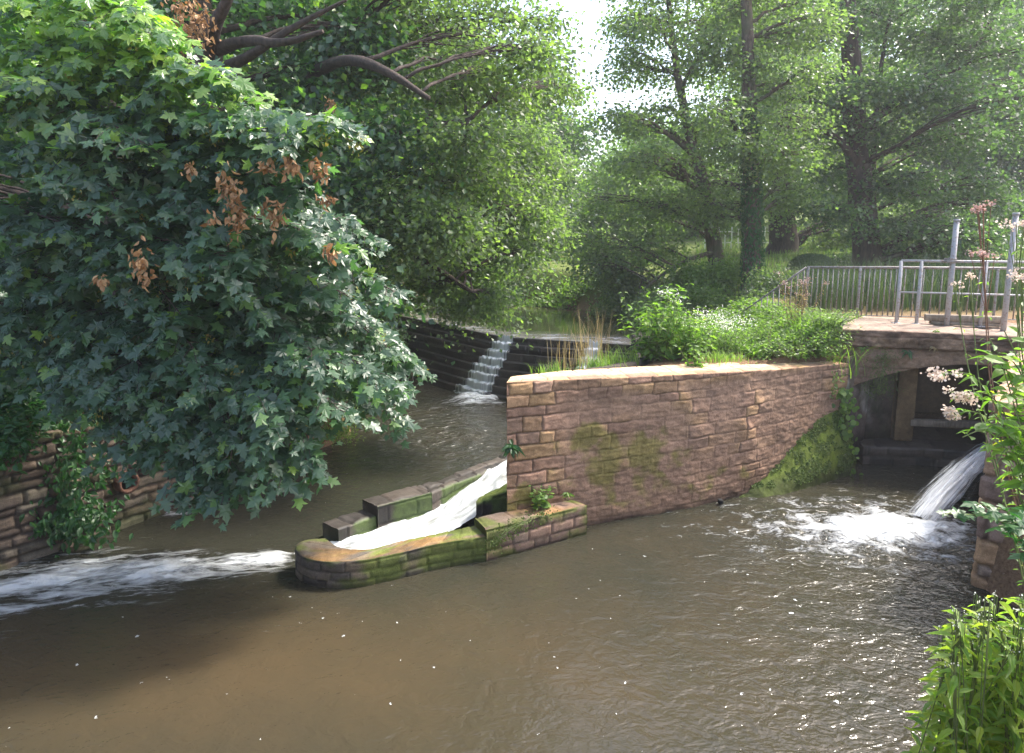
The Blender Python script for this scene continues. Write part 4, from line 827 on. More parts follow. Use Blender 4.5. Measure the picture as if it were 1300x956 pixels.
for b_ in B_:
    bough(b_)
lb.build('boughs', BARK_D, SY)
P = np.concatenate(LPs); N = np.concatenate(LNs); D = np.concatenate(LDs); S = np.concatenate(LSs)
sun_tint = np.clip((P[:, 2] - 5.0) / 1.7, 0, 1); leaves('crown', P, N, D, S, SYC, SY, MAPLE, np.clip(rng.normal(.34, .24, len(P)) + .62 * sun_tint, 0, 1)); print('sycamore leaves', len(P))  # sunlit crown top painted into the tint: higher leaves brighter and yellower
KPa = np.array(KP); k = len(KPa); q = (KPa[:, None] + rng.normal(0, 1, (k, 14, 3)) * [.035, .035, .05]).reshape(-1, 3)
leaves('seed_keys', q, rdir(len(q)), rdir(len(q), .6) + [0, 0, -1], .045, KEYS, SY, OVAL)
# brown dead seed bunches hanging in the boughs
BN = [(235, 20, 11.0, 30, 45), (222, 48, 11, 20, 25), (255, 35, 11, 22, 30), (290, 235, 7.35, 14, 22), (300, 265, 7.3, 13, 40), (340, 210, 7.2, 12, 12), (370, 208, 7.1, 16, 14), (405, 215, 7.2, 14, 16), (348, 270, 7.4, 16, 22), (180, 335, 7.2, 14, 28), (240, 215, 7.4, 10, 10), (420, 130, 12, 10, 20), (415, 250, 7.6, 12, 10), (268, 275, 7.2, 8, 10), (128, 352, 7.4, 8, 10), (418, 320, 7.6, 8, 12)]
q = []
for (u, v, Y_, ru, rv) in BN:
    c = at(u, v, Y=Y_ - (.45 if Y_ < 8 else 0)); q.append(c + rng.normal(0, 1, (int(5 + ru * rv * .16), 3)) * np.array([ru, ru * .6, rv]) * Y_ / F * .42)
q = np.concatenate(q); leaves('dead_seed_bunches', q, rdir(len(q)), rdir(len(q), .45) + [0, 0, -1], .075 * rng.uniform(.7, 1.3, len(q)), SEED, SY, OVAL)

# ------------------------------------------------------------------ bushes and herbs
def bush(name, label, centres, mat, lsize, n, cat='bush', group=None, tpl=SIMPLE, up=.6, stems=14, base=None, shell=.5, stemmat=STEM, tint=(.5, .22)):
    """centres: (point, radii) blobs of leaf sprays standing on one base"""
    b = np.array(base if base is not None else [centres[0][0][0], centres[0][0][1], gz(*centres[0][0][:2])]); T = thing(name, b, label, cat, group)
    mb = MB(); Ps, Ds = [], []
    tot = sum(float(r[0] * r[2]) for _, r in centres)
    for c, r in centres:
        k = max(10, int(n * (2.6 if lsize > .075 else 1.3) * r[0] * r[2] / tot)); ncl = max(5, k // 22)
        q = c + unit(rng.normal(0, 1, (ncl, 3))) * (rng.random(ncl) ** shell)[:, None] * r
        for e_ in q[: max(3, int(stems / len(centres)))]: mb.tube(curve(b + [*rng.normal(0, .08, 2), 0], e_, .04, 5, .1), np.linspace(.012, .004, 5), 5, cap=False)
        sp = max(lsize * 1.6, min(r) * .33); P = (q[:, None] + rng.normal(0, 1, (ncl, 22, 3)) * [sp, sp, sp * .7]).reshape(-1, 3); Ps.append(P); Ds.append(unit(P - np.repeat(q, 22, 0)))
    mb.build('stems', stemmat, T); P = np.concatenate(Ps); D = np.concatenate(Ds) + rdir(len(P), .4)
    P[:, 2] = np.maximum(P[:, 2], b[2] - 3)
    leaves('leaves', P, np.array([0, -.15, up]) + rdir(len(P), .45), D, lsize * rng.uniform(.6, 1.3, len(P)), mat, T, tpl, np.clip(rng.normal(*tint, len(P)), 0, 1)); return T
def bb(u, v, Y, ru, rv, rd=None): c, r = lobe(u, v, Y, ru, rv, rd); return (c, r)
bush('riverside_bush', 'pale green bushy willow at the waterline straight across the upper river', [bb(740, 372, 27.5, 34, 20), bb(715, 385, 27.2, 20, 12), bb(770, 365, 27, 24, 18)], LGT, .13, 2600, group='bushes round the upper river')
bush('riverside_bush', 'darker green rounded bush right of the pale willow, at the upper river edge', [bb(790, 365, 24.5, 24, 24), bb(775, 392, 24, 24, 16), bb(812, 390, 23.6, 22, 18)], ALD, .11, 2600, group='bushes round the upper river', tint=(.65, .2))
bush('riverside_bush', 'low arching bush hanging in the water behind the white topped herbs', [bb(850, 385, 21.5, 34, 22), bb(825, 400, 21.2, 26, 14)], ALD, .09, 2600, group='bushes round the upper river', tint=(.6, .2))
bush('riverside_bush', 'large bright green ivy mound between the leaning trunk and the ivy clad trunk', [bb(900, 355, 22, 34, 22), bb(895, 385, 21, 36, 22), bb(925, 345, 23, 25, 18), bb(870, 350, 23, 22, 18)], LGT, .09, 4200, group='bushes round the upper river', tint=(.3, .25))
bush('riverside_bush', 'dark shrub thicket hanging over the left bend of the upper river', [bb(655, 345, 31, 40, 30), bb(620, 360, 30, 35, 25), bb(690, 362, 31, 22, 20), bb(580, 350, 29, 40, 30)], DRK, .13, 4200, group='bushes round the upper river')
bush('riverside_bush', 'yellow green shrub low on the left bank beside the weir crest', [bb(590, 375, 26, 36, 20), bb(620, 340, 27, 26, 20)], LGT, .12, 2200, group='bushes round the upper river')
bush('riverside_bush', 'grey green hedge of brambles beyond the stair railing', [bb(985, 365, 19, 34, 22), bb(965, 385, 18.5, 26, 16)], ALD, .08, 3000, group='bushes round the upper river', tint=(.45, .3))
bush('riverside_bush', 'broad leafy thicket below the big dark trunk, behind the railing', [bb(1150, 325, 25, 60, 14), bb(1080, 335, 26, 40, 10), bb(1220, 335, 24, 40, 13)], DRK, .11, 4200, group='bushes round the upper river')
bush('riverside_bush', 'spreading bush under the trees at the right edge beyond the lawn', [bb(1280, 262, 34, 45, 14), bb(1230, 268, 33, 30, 12)], DRK, .16, 2600, group='bushes round the upper river')
bush('riverside_bush', 'scrubby bush on the far bank above the pale willow', [bb(800, 340, 31, 50, 18), bb(745, 345, 32, 30, 14)], ALD, .14, 2400, group='bushes round the upper river')
bush('riverside_bush', 'dark low shrubs trailing in the water at the bend, under the overhanging light green tree', [bb(660, 372, 29.5, 34, 16), bb(640, 380, 28.5, 26, 12)], DRK, .13, 2600, group='bushes round the upper river')
bush('riverside_bush', 'yellow green shrub at the waterline just left of the pale willow', [bb(700, 376, 28.4, 24, 15), bb(690, 362, 29.5, 22, 12)], LGT, .12, 1800, group='bushes round the upper river')
bush('riverside_bush', 'low pale water plants at the far edge, between the shrub and the dark bend', [bb(682, 388, 27.8, 18, 7)], LGT, .09, 700, group='bushes round the upper river')
# clipped round bush
cb_ = at(1031, 337, Y=23); T = thing('clipped_bush', (cb_[0], cb_[1], gz(cb_[0], cb_[1])), 'neatly clipped round dark green bush behind the start of the bridge railing', 'bush')
n_ = 9000; dd = unit(rng.normal(0, 1, (n_, 3))); dd[:, 2] = np.abs(dd[:, 2]) * 1.0 - .25; P = cb_ + dd * np.array([.78, .75, .52]) * rng.uniform(.88, 1.02, (n_, 1)) 
leaves('leaves', P, dd + rdir(n_, .4), rdir(n_), .05, ALD, T, SIMPLE, np.clip(rng.normal(.1, .1, n_), 0, 1)); mb = MB(); mb.tube([(cb_[0], cb_[1], gz(cb_[0], cb_[1]) - .1), tuple(cb_)], [.08, .05], 7); mb.build('trunk', BARK_D, T)
def blades(name, label, roots, h, w, mat, parent=None, kind=None, cat='grass', group=None, lean=.35, loc=None):
    roots = np.asarray(roots, float); n_ = len(roots); az = rng.uniform(0, 6.28, n_); hh = h * rng.uniform(.5, 1.15, n_); k = np.linspace(0, 1, 5)
    dx = np.cos(az) * lean * rng.uniform(.2, 1.2, n_) * hh; dy = np.sin(az) * lean * rng.uniform(.2, 1.2, n_) * hh
    C_ = roots[:, None] + np.stack([dx[:, None] * k ** 2, dy[:, None] * k ** 2, hh[:, None] * (k - .22 * k ** 3 * (np.hypot(dx, dy) / hh)[:, None])], -1)
    sd_ = np.stack([-np.sin(az), np.cos(az), 0 * az], -1)[:, None] * (w * (1 - k ** 1.5 * .93))[None, :, None] / 2
    V = np.concatenate([C_ - sd_, C_ + sd_], 1); f = np.array([[i, i + 1, 6 + i, 5 + i] for i in range(4)]); Fs = (f[None] + (np.arange(n_) * 10)[:, None, None]).reshape(-1, 4)
    o = mesh_obj(name, V.reshape(-1, 3), Fs, mat, parent, False, attrs={'tint': np.repeat(rng.random(n_), 10)}, loc=loc)
    if label: tag(o, label, cat, group, kind)
    return o
# reeds and tall grass behind the railing
def scatter(u0, u1, Y0, Y1, n_):
    u = rng.uniform(u0, u1, n_); Yy = rng.uniform(Y0, Y1, n_); X_ = (u - 650) / F / .995 * Yy; Z_ = height(X_, Yy); return np.stack([X_, Yy, Z_ - .02], 1)
blades('reeds', 'tall green reeds growing behind the bridge railing', scatter(1010, 1300, 16.2, 19.5, 4200), 1.0, .026, REED, kind='stuff', cat='reeds')
blades('grass', 'rough grass on the bank beyond the bridge and under the trees', scatter(880, 1400, 19.5, 42, 15000), .32, .03, ALD, kind='stuff', cat='grass')

# plants on the island, beside the bridge
def on_wall(u, v, Y): 
    q = at(u, v, Y=Y); return np.array([q[0], q[1], gz(q[0], q[1])])
def hit(u, v, z0=.0):
    for Yq in np.arange(9.5, 24, .04):
        q = at(u, v, Y=Yq)
        if gz(q[0], q[1]) >= q[2] and sdf(P_LOW, np.array([q[0]]), np.array([q[1]]))[0] > .1: return q
    return on_wall(u, v, 13.2)
def herb(name, label, base, stems, h, mat, lsize, tpl, n_leaf=14, spread=.3, group=None, flower=None, fsize=.02, fn=60, lean=(0, 0), smat=STEM, cat='plant', fr=.09):
    T = thing(name, base, label, cat, group); mb = MB(); Ps, Ds, Ns, Ss, Fp = [], [], [], [], []
    for k in range(stems):
        a_ = rng.uniform(0, 6.28); sp = spread * rng.uniform(.1, 1); H = h * rng.uniform(.6, 1.1); b = np.array(base) + [math.cos(a_) * sp * .4, math.sin(a_) * sp * .4, 0]
        e = b + [math.cos(a_) * sp + lean[0] * H, math.sin(a_) * sp + lean[1] * H, H]; C_ = curve(b, e, 0, 8, .10); mb.tube(C_, np.linspace(.007, .003, 8), 5, cap=False)
        t = np.linspace(.12, .97, n_leaf); c = np.stack([np.interp(t, np.linspace(0, 1, 8), C_[:, i]) for i in range(3)], 1)
        for s2 in (0, math.pi):
            aa = np.arange(n_leaf) * 1.57 + s2 + rng.normal(0, .3, n_leaf); dd = np.stack([np.cos(aa), np.sin(aa), rng.normal(.1, .25, n_leaf)], 1)
            Ps.append(c + dd * .02); Ds.append(dd + [0, 0, -.1]); Ns.append(np.array([0, 0, 1.]) + rdir(n_leaf, .28)); Ss.append(lsize * rng.uniform(.6, 1.2, n_leaf) * (1.1 - .55 * t))
        if flower is not None and rng.random() < .8: Fp.append(C_[-1] + rng.normal(0, 1, (fn, 3)) * [fr, fr, fr * .45])
    mb.build('stems', smat, T)
    leaves('leaves', np.concatenate(Ps), np.concatenate(Ns), np.concatenate(Ds), np.concatenate(Ss), mat, T, tpl)
    if Fp: F_ = np.concatenate(Fp); leaves('flowers', F_, np.array([0, 0, .5]) + rdir(len(F_)), rdir(len(F_)), fsize * rng.uniform(.6, 1.3, len(F_)), flower, T, ROUNDL)
    return T
G1 = 'herbs growing on the island beside the wall'
herb('leafy_herb', 'big sunlit plant with broad leaves, first clump from the left on the wall', on_wall(828, 462, 12.4), 34, 1.3, PLT, .19, OVAL, 11, .5, G1)
herb('white_flower_herb', 'tall herb topped with a white flower cluster, rising over the broad leaves', on_wall(850, 455, 12.9), 9, 1.35, PLT, .14, OVAL, 12, .35, G1, WHT, .035, 34)
herb('leafy_herb', 'broad leaved plant right of the white flowers on the wall top', on_wall(872, 462, 12.5), 30, .95, PLT, .16, OVAL, 11, .5, G1)
herb('umbel_herb', 'herb with flat pale umbels, midway along the planted wall top', on_wall(905, 455, 13.2), 22, .72, PLT, .13, OVAL, 9, .45, G1, WHT, .025, 46, fr=.11)
herb('leafy_herb', 'small trailing leafy plant at the very edge of the wall, over the moss patches', on_wall(885, 470, 11.6), 6, .45, PLT, .13, OVAL, 7, .25, G1)
herb('nettle_clump', 'grey green nettles below the foot of the stair railing', on_wall(950, 452, 13.8), 46, .36, LGT, .09, LANCE, 9, .7, G1)
herb('nettle_clump', 'pale green nettles in front of the lowest railing bars', on_wall(915, 458, 13.0), 44, .48, LGT, .09, LANCE, 10, .65, G1)
herb('willowherb', 'reddish brown going over stalks in the middle of the green herbs', on_wall(1010, 448, 13.6), 14, 1.05, DRY, .07, LANCE, 14, .35, G1, PNK, .02, 26, smat=DRYSTEM, fr=.05)
herb('willowherb', 'single upright pale spike at the edge of the wall top', on_wall(974, 463, 12.6), 2, .8, PLT, .06, OVAL, 16, .05, G1, None, smat=DRYSTEM)
herb('nettle_clump', 'dense green nettles between the brown stalks and the bridge face', on_wall(985, 452, 13.5), 46, .34, LGT, .10, LANCE, 9, .7, G1)
herb('nettle_clump', 'low blue green herbs at the corner where wall and bridge meet', on_wall(1045, 450, 13.1), 40, .4, ALD, .1, OVAL, 9, .5, G1)
def tuft(label, base, n_, h, w, mat, spread, group, lean=.6, name='grass_tuft'):
    r_ = np.array(base) + np.column_stack([rng.normal(0, spread, (n_, 2)), np.zeros(n_)]); return blades(name, label, r_, h, w, mat, None, None, 'grass tuft', group, lean, loc=base)
tuft('long bright arching grass tuft hanging at the left end of the bridge face', on_wall(1062, 440, 13.0) + [0, 0, .05], 150, .75, .016, LGT, .18, 'grass tufts on the walls', 1.0)
tuft('second arching grass tuft, left of the brightest one by the bridge', on_wall(1025, 446, 13.1), 120, .55, .014, LGT, .2, 'grass tufts on the walls', .9)
for (u, Y_, lab, n_, h, mt) in ((752, 12.2, 'dry tan stalks standing before the weir', 60, 1.0, DRY), (722, 11.4, 'thin dry stalks near the left tip of the wall', 40, .8, DRY), (700, 10.95, 'low green tuft nearest the left tip of the wall', 120, .28, LGT), (760, 11.5, 'low green tuft under the dry stalks', 160, .32, LGT), (785, 12.0, 'pale grassy tuft left of the big leafy plant', 120, .4, LGT), (905, 12.1, 'yellow green tuft along the wall edge below the umbels', 110, .2, LGT), (925, 12.2, 'short yellowish tuft right of the trailing leafy plant', 130, .2, LGT), (1005, 12.8, 'yellow green tuft at the foot of the brown stalks', 120, .22, LGT), (1040, 13.0, 'short tuft on the wall edge close to the bridge', 100, .2, LGT), (668, 10.2, 'sparse green sprigs on the pointed tip of the wall', 26, .16, LGT)):
    q = at(u, 462, Y=Y_); q = np.array([q[0], q[1], gz(q[0], q[1])]); q[2] = max(q[2], 2.2) + .03; tuft(lab, q, n_, h, .009 if mt is DRY else .012, mt, .16, 'grass tufts on the walls', .35 if mt is DRY else .8)
for (u, v, lab, st_, h_, mt_) in ((1040, 452, 'small weeds on the earth slope where the wall top meets the bridge', 26, .32, LGT), (1015, 455, 'low nettles on the earth slope, left of the weeds beside the bridge', 30, .36, LGT), (1052, 438, 'leafy weeds on the top of the slope beside the bridge deck', 26, .35, ALD), (1028, 440, 'pale weeds halfway up the earth slope by the bridge', 26, .35, LGT), (992, 452, 'spreading weeds on the wall top below the brown stalks', 26, .34, ALD)):
    herb('slope_weed', lab, hit(u, v), st_, h_, mt_, .10, OVAL, 8, .45, G1)
# ground cover on the island
n_ = 11000; X_ = rng.uniform(2.2, 7.2, n_); Y_ = rng.uniform(12, 17, n_); k = (sdf(P_LOW, X_, Y_) > .25 + .5 * (X_ < 4.4)) & ((Y_ > 11.4 + .42 * X_ + .5 * rng.random(n_)) | (X_ > 4.4)) & (X_ < 6.3) & (Y_ > 12.2 + .45 * (X_ - 4.4)); X_, Y_ = X_[k], Y_[k]
tag(leaves('ground_cover', np.stack([X_, Y_, height(X_, Y_) + rng.uniform(.0, .18, len(X_))], 1).repeat(4, 0) + rdir(len(X_) * 4, .07), np.array([0, 0, 1.]) + rdir(len(X_) * 4, .4), rdir(len(X_) * 4), .08, LGT, None, OVAL, loc=(4, 14, 2.3)), 'low weeds covering the island behind the sandstone wall', 'weeds', None, 'stuff')

herb('nettle_clump', 'tall shaded nettles against the left end of the bridge, by the stair foot', on_wall(1010, 430, 14.6), 40, .3, ALD, .10, LANCE, 8, .7, G1)
herb('nettle_clump', 'grey green nettles directly below the first upright of the bridge railing', on_wall(1050, 425, 14.0), 36, .3, LGT, .09, LANCE, 8, .6, G1)
herb('leafy_herb', 'bushy weeds behind the broad leaves, facing the upper river', on_wall(862, 440, 14.5), 40, .6, LGT, .12, OVAL, 12, .8, G1)
def cover(x0, x1, y0, y1, n_, mt, lab, hmax, ls, loc):
    X_ = rng.uniform(x0, x1, n_); Y_ = rng.uniform(y0, y1, n_); k = sdf(P_LOW, X_, Y_) > .45; X_, Y_ = X_[k], Y_[k]; H_ = height(X_, Y_); k = H_ > .4; X_, Y_, H_ = X_[k], Y_[k], H_[k]
    q_ = np.stack([X_, Y_, H_ + rng.uniform(0, hmax, len(X_))], 1).repeat(5, 0); q_ += rdir(len(q_), .08)
    tag(leaves('ground_cover', q_, np.array([0, 0, 1.]) + rdir(len(q_), .45), rdir(len(q_)), ls * rng.uniform(.6, 1.3, len(q_)), mt, None, OVAL, loc=loc), lab, 'weeds', None, 'stuff')
cover(-15, -4.6, 4, 16, 15000, UND, 'shaded ivy and weeds covering the top of the left bank', .3, .10, (-8, 9, 1.7))
cover(4.6, 12, 4.5, 12, 9000, UND, 'ivy and weeds covering the ground behind the rough stone wall end at the right', .25, .10, (8, 8, 2.3))
# moss mound and the creeper at the right end of the wall
MM = thing('moss_mound', at(1040, 610, Y=12.0), 'thick sloping bank of green moss against the right end of the sandstone wall', 'moss')
q = np.linspace(0, 1, 90); wp, _ = resample(wall_o[:, :3], .02); d_ = np.linspace(0, 1, len(wp)); i0 = int(len(wp) * .60); seg = wp[i0:]; 
s_ = np.linspace(0, 1, len(seg)); top = .05 + 1.22 * sstep(0, 1, s_) ** .85 + .10 * (fbm(s_ * 14, s_ * 0) - .5); nk = 40
T = unit(np.gradient(seg[:, :2], axis=0)); Nw = np.stack([T[:, 1], -T[:, 0]], 1); V = []
for j_ in range(nk):
    f = j_ / (nk - 1); z_ = -.1 + (top + .1) * f; th_ = (.05 + .26 * np.sin(np.pi * min(1, .5 + .5 * f)) * sstep(0, .15, s_)) * (1 - f ** 3) + .045 * (fbm(s_ * 30, f * 6 + s_ * 0) - .3) + .012
    V.append(np.column_stack([seg[:, :2] + Nw * th_[:, None], z_]))
V = np.array(V); ii = np.arange(nk * len(seg)).reshape(nk, -1); WF = np.stack([ii[:-1, :-1], ii[:-1, 1:], ii[1:, 1:], ii[1:, :-1]], -1).reshape(-1, 4)
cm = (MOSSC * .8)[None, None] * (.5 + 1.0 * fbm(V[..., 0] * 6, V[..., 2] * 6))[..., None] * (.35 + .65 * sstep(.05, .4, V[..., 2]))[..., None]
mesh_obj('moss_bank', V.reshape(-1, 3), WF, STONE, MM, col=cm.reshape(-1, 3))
fl = V.reshape(-1, 3)[rng.integers(0, nk * len(seg), 16000)]; fl = fl[(fl[:, 2] > .12) & (fbm(fl[:, 0] * 5, fl[:, 2] * 7) > .44)]; leaves('moss_leaves', fl + rdir(len(fl), .015), np.array([.2, -.9, .5]) + rdir(len(fl), .5), rdir(len(fl)) + [0, 0, -.6], .034 * rng.uniform(.6, 1.5, len(fl)), MOSS, MM, SIMPLE)
def creeper(name, label, path, n_, w, mat, lsize, tpl=OVAL, cat='creeper', group=None, out=(0, -1, .2)):
    Pp = smooth_path(path, 2); T = thing(name, Pp[0], label, cat, group); mb = MB()
    for k in range(4): mb.tube(Pp + rng.normal(0, w * .25, 3) * [1, .2, 0] + rng.normal(0, .015, Pp.shape), .004, 4, cap=False)
    mb.build('stems', STEM, T); t = rng.random(n_) * (len(Pp) - 1); i = t.astype(int); P = Pp[i] * (1 - (t - i))[:, None] + Pp[np.minimum(i + 1, len(Pp) - 1)] * (t - i)[:, None]
    P = P + rng.normal(0, 1, (n_, 3)) * [w, w * .35, w * .5]; leaves('leaves', P, np.array(out) + rdir(n_, .4), np.array([0, 0, -1.]) + rdir(n_, .6), lsize * rng.uniform(.6, 1.3, n_), mat, T, tpl); return T
creeper('bindweed', 'narrow strand of bright heart shaped leaves hanging down the pier between moss and arch', [at(1072, 495, Y=12.65), at(1076, 530, Y=12.6), at(1073, 570, Y=12.55), at(1078, 612, Y=12.5)], 190, .10, PLT, .10, ROUNDL)
creeper('hanging_plant', 'yellowish trailing plant hanging over the top of the arch', [at(1125, 448, Y=12.85), at(1122, 465, Y=12.8), at(1118, 485, Y=12.78), at(1116, 498, Y=12.78)], 900, .17, MOSS, .028, OVAL)
creeper('ivy_strand', 'thin ivy strand on the corner joint of wall and bridge', [at(1050, 462, Y=12.6), at(1062, 480, Y=12.6), at(1058, 500, Y=12.55)], 70, .09, ALD, .06)
for (u, v, Y_, lab, n_, ls, mt) in ((650, 567, 9.55, 'dark green fern on the left corner of the wall, above the white water', 26, .16, UND), (1152, 447, 12.75, 'small green rosette on the bridge face', 16, .12, UND), (1185, 440, 12.65, 'brown withered tuft on the bridge face', 30, .09, DRY), (1097, 442, 12.95, 'small bright sprig on the bridge face near the arching grass', 12, .10, PLT), (1188, 420, 12.7, 'green sprig on the deck edge of the bridge', 14, .08, PLT), (720, 627, 9.9, 'small fern sprig on the wall right of the round leaves', 14, .09, PLT)):
    c = at(u, v, Y=Y_); T = thing('small_wall_plant', c, lab, 'plant', 'small plants rooted in the stonework'); a_ = rng.uniform(0, 6.28, n_); dd = np.stack([np.cos(a_), -.5 - .3 * rng.random(n_), np.sin(a_) * .8 + .2], 1)
    leaves('leaves', c + rdir(n_, .012), np.array([0, -.5, 1.]) + rdir(n_, .3), dd, ls * rng.uniform(.6, 1.2, n_), mt, T, LANCE); mb = MB(); mb.tube([c, c + [0, .12, -.04]], .008, 5); mb.build('stem', STEM, T)
herb('round_leaf_plant', 'plant with round bright leaves on the ledge at the foot of the wall corner', at(686, 646, z=.50) + [0, .05, 0], 10, .42, PLT, .10, ROUNDL, 5, .18)
creeper('ledge_ivy', 'little grey green creeper trailing over the raised end of the low wall', [at(690, 651, z=.5), at(665, 662, z=.48) + [0, -.03, 0], at(640, 673, z=.42) + [0, -.07, 0], at(625, 690, z=.25) + [0, -.08, 0]], 420, .10, MOSS, .03, OVAL)

# left bank: undergrowth, ivy on the wall
def under(label, spec, mat, ls, n_, tpl=OVAL, name='undergrowth_bush'): bush(name, label, [bb(*s_) for s_ in spec], mat, ls, n_, group='undergrowth on the left bank', tpl=tpl, base=None)
under('dark undergrowth on top of the left bank wall at the left edge', [(20, 530, 9.6, 60, 26), (90, 520, 10.4, 60, 30), (30, 470, 11, 90, 50), (-20, 560, 8.6, 50, 25)], UND, .10, 7000)
under('shaded brambles behind the drooping sycamore tips', [(200, 470, 12.5, 80, 50), (300, 470, 13, 80, 50), (150, 540, 11, 50, 25)], UND, .10, 3600)
under('shaded thicket on the left bank below the leaning light green tree', [(420, 430, 16, 55, 40), (465, 455, 18, 36, 28), (390, 500, 15, 45, 35), (360, 540, 14, 40, 20)], DRK, .09, 9000)
under('sunny grey green herbs on the earth bank at the bend of the left shore', [(425, 555, 14.6, 26, 20), (440, 535, 15, 24, 18), (405, 545, 14.4, 20, 16)], LGT, .06, 1500, LANCE)
under('dark foliage on the far left bank beside the weir steps', [(490, 440, 22, 26, 26), (520, 420, 25, 26, 16), (460, 490, 19, 24, 20)], DRK, .10, 2400)
creeper('wall_ivy', 'bright green ivy and brambles hanging over the left stone wall beside the pipe', [at(70, 545, Y=9.6), at(75, 590, Y=9.4), at(85, 640, Y=9.3), at(90, 672, Y=9.25)], 1000, .30, UND, .11, OVAL, out=(.5, -.8, .6))
creeper('wall_ivy', 'low leafy mat at the water foot of the left wall, right of the hanging ivy', [at(45, 665, Y=9.1), at(90, 655, Y=9.4), at(118, 650, Y=9.7)], 420, .17, UND, .10, OVAL, out=(.4, -.6, .8))
creeper('wall_ivy', 'ivy strand under the lowest sycamore leaves left of the drain pipe', [at(60, 555, Y=9.7), at(100, 575, Y=9.9), at(115, 600, Y=9.9)], 320, .17, UND, .10, OVAL, out=(.4, -.8, .6))

# ------------------------------------------------------------------ foreground plants on the near bank at the right
G2 = 'tall plants in the right foreground'
_at = at
def fgw(name, label, specs, mat, lsize, tpl, flower=None, n_leaf=14, fsz=.012, fn=90, fr=.05, smat=STEM, lr=1.0, base=None, t0=.25, tint=None):
    base = specs[0][0] if base is None else base
    T = thing(name, base, label, 'plant', G2); mb = MB(); Ps, Ds, Ns, Ss, Fp = [], [], [], [], []
    for sp_ in specs:
        C_ = smooth_path(sp_, 3); C_, _ = resample(C_, .04); m_ = len(C_); mb.tube(C_, np.linspace(.006, .0022, m_), 6, cap=False)
        t = np.linspace(t0, .985, n_leaf); c = np.stack([np.interp(t, np.linspace(0, 1, m_), C_[:, i]) for i in range(3)], 1)
        for s2 in (0, math.pi):
            aa = np.arange(n_leaf) * 1.57 + s2 + rng.normal(0, .35, n_leaf); dd = np.stack([np.cos(aa), np.sin(aa), rng.normal(.1, .3, n_leaf)], 1)
            Ps.append(c + dd * .012); Ds.append(dd); Ns.append(np.array([0, -.1, 1.]) + rdir(n_leaf, .3)); Ss.append(lsize * rng.uniform(.55, 1.15, n_leaf) * (1.2 - .65 * t * lr))
        if flower is not None:
            for hd in range(6): cc = C_[-1] + rng.normal(0, fr * .7, 3) * [1, 1, .4]; Fp.append(cc + rng.normal(0, 1, (fn // 6, 3)) * [fr * .36, fr * .36, fr * .24]); mb.tube([C_[-2], cc], .0018, 4, cap=False)
    mb.build('stems', smat, T); leaves('leaves', np.concatenate(Ps), np.concatenate(Ns), np.concatenate(Ds), np.concatenate(Ss), mat, T, tpl, None if tint is None else np.clip(rng.normal(tint, .2, sum(len(q_) for q_ in Ps)), 0, .93))
    if Fp: F_ = np.concatenate(Fp); leaves('flowers', F_, np.array([0, 0, .6]) + rdir(len(F_)), rdir(len(F_)), fsz * rng.uniform(.6, 1.3, len(F_)), flower, T, ROUNDL)
    return T
def ra(x_, y_, dz=0): return np.array([x_, y_, gz(x_, y_) + dz])
R0 = [2.95, 3.35]
def stem_to(x_, y_, *pts): return [ra(x_, y_, -.03)] + [_at(u, v, Y=Y_) for (u, v, Y_) in pts]
fgw('hemp_agrimony', 'tallest stalk with faded pink flower heads standing before the sluice posts', [stem_to(3.30, 3.0, (1262, 560, 3.1), (1250, 400, 3.25), (1248, 262, 3.3)), stem_to(3.35, 3.05, (1268, 560, 3.0), (1256, 450, 3.15), (1248, 322, 3.2))], PLT, .05, LANCE, PNK, 26, .010, 150, .036, t0=.5, smat=DRYSTEM)
fgw('hemp_agrimony', 'thin stalks with small cream heads in front of the frame rails', [stem_to(3.35, 3.1, (1262, 590, 3.2), (1228, 470, 3.35), (1212, 360, 3.4)), stem_to(3.35, 3.2, (1265, 590, 3.2), (1240, 480, 3.3), (1232, 350, 3.3))], PLT, .045, LANCE, FLW, 22, .009, 60, .022, t0=.5)
fgw('hemp_agrimony', 'drooping branch with a fluffy cream pink flower head over the dark arch', [stem_to(3.40, 3.1, (1290, 560, 3.0), (1262, 495, 2.95), (1214, 502, 2.9)), stem_to(3.40, 3.1, (1288, 560, 3.0), (1240, 470, 2.95), (1192, 476, 2.9)), stem_to(3.40, 3.1, (1288, 590, 3.0), (1250, 520, 2.95), (1209, 525, 2.9))], PLT, .085, LANCE, FLW, 18, .012, 210, .040, t0=.6)
fgw('hemp_agrimony', 'flower stalks at the right edge with cream heads beside the second sluice post', [stem_to(3.40, 3.0, (1292, 480, 3.0), (1292, 380, 3.05), (1290, 285, 3.1)), stem_to(3.45, 3.0, (1296, 480, 3.0), (1298, 400, 3.0), (1298, 350, 3.0))], PLT, .06, LANCE, FLW, 24, .011, 110, .035, t0=.5)
fgw('leafy_sapling', 'bright yellow green leafy branches filling the right edge above the stone wall', [stem_to(3.45, 3.0, (1300, 560, 2.9), (1285, 480, 2.85), (1256, 430, 2.8)), stem_to(3.45, 3.0, (1305, 580, 2.9), (1280, 530, 2.8), (1222, 555, 2.75)), stem_to(3.45, 3.05, (1310, 560, 2.9), (1300, 460, 2.8), (1290, 400, 2.8)), stem_to(3.50, 3.1, (1308, 580, 2.9), (1290, 530, 2.8), (1250, 570, 2.75)), stem_to(3.50, 3.1, (1312, 540, 2.9), (1300, 500, 2.8), (1270, 500, 2.75)), stem_to(3.45, 3.05, (1300, 600, 2.9), (1280, 560, 2.8), (1265, 590, 2.75)), stem_to(3.45, 3.05, (1310, 520, 2.9), (1290, 450, 2.8), (1240, 455, 2.75))], PLT, .125, OVAL, None, 22, t0=.5)
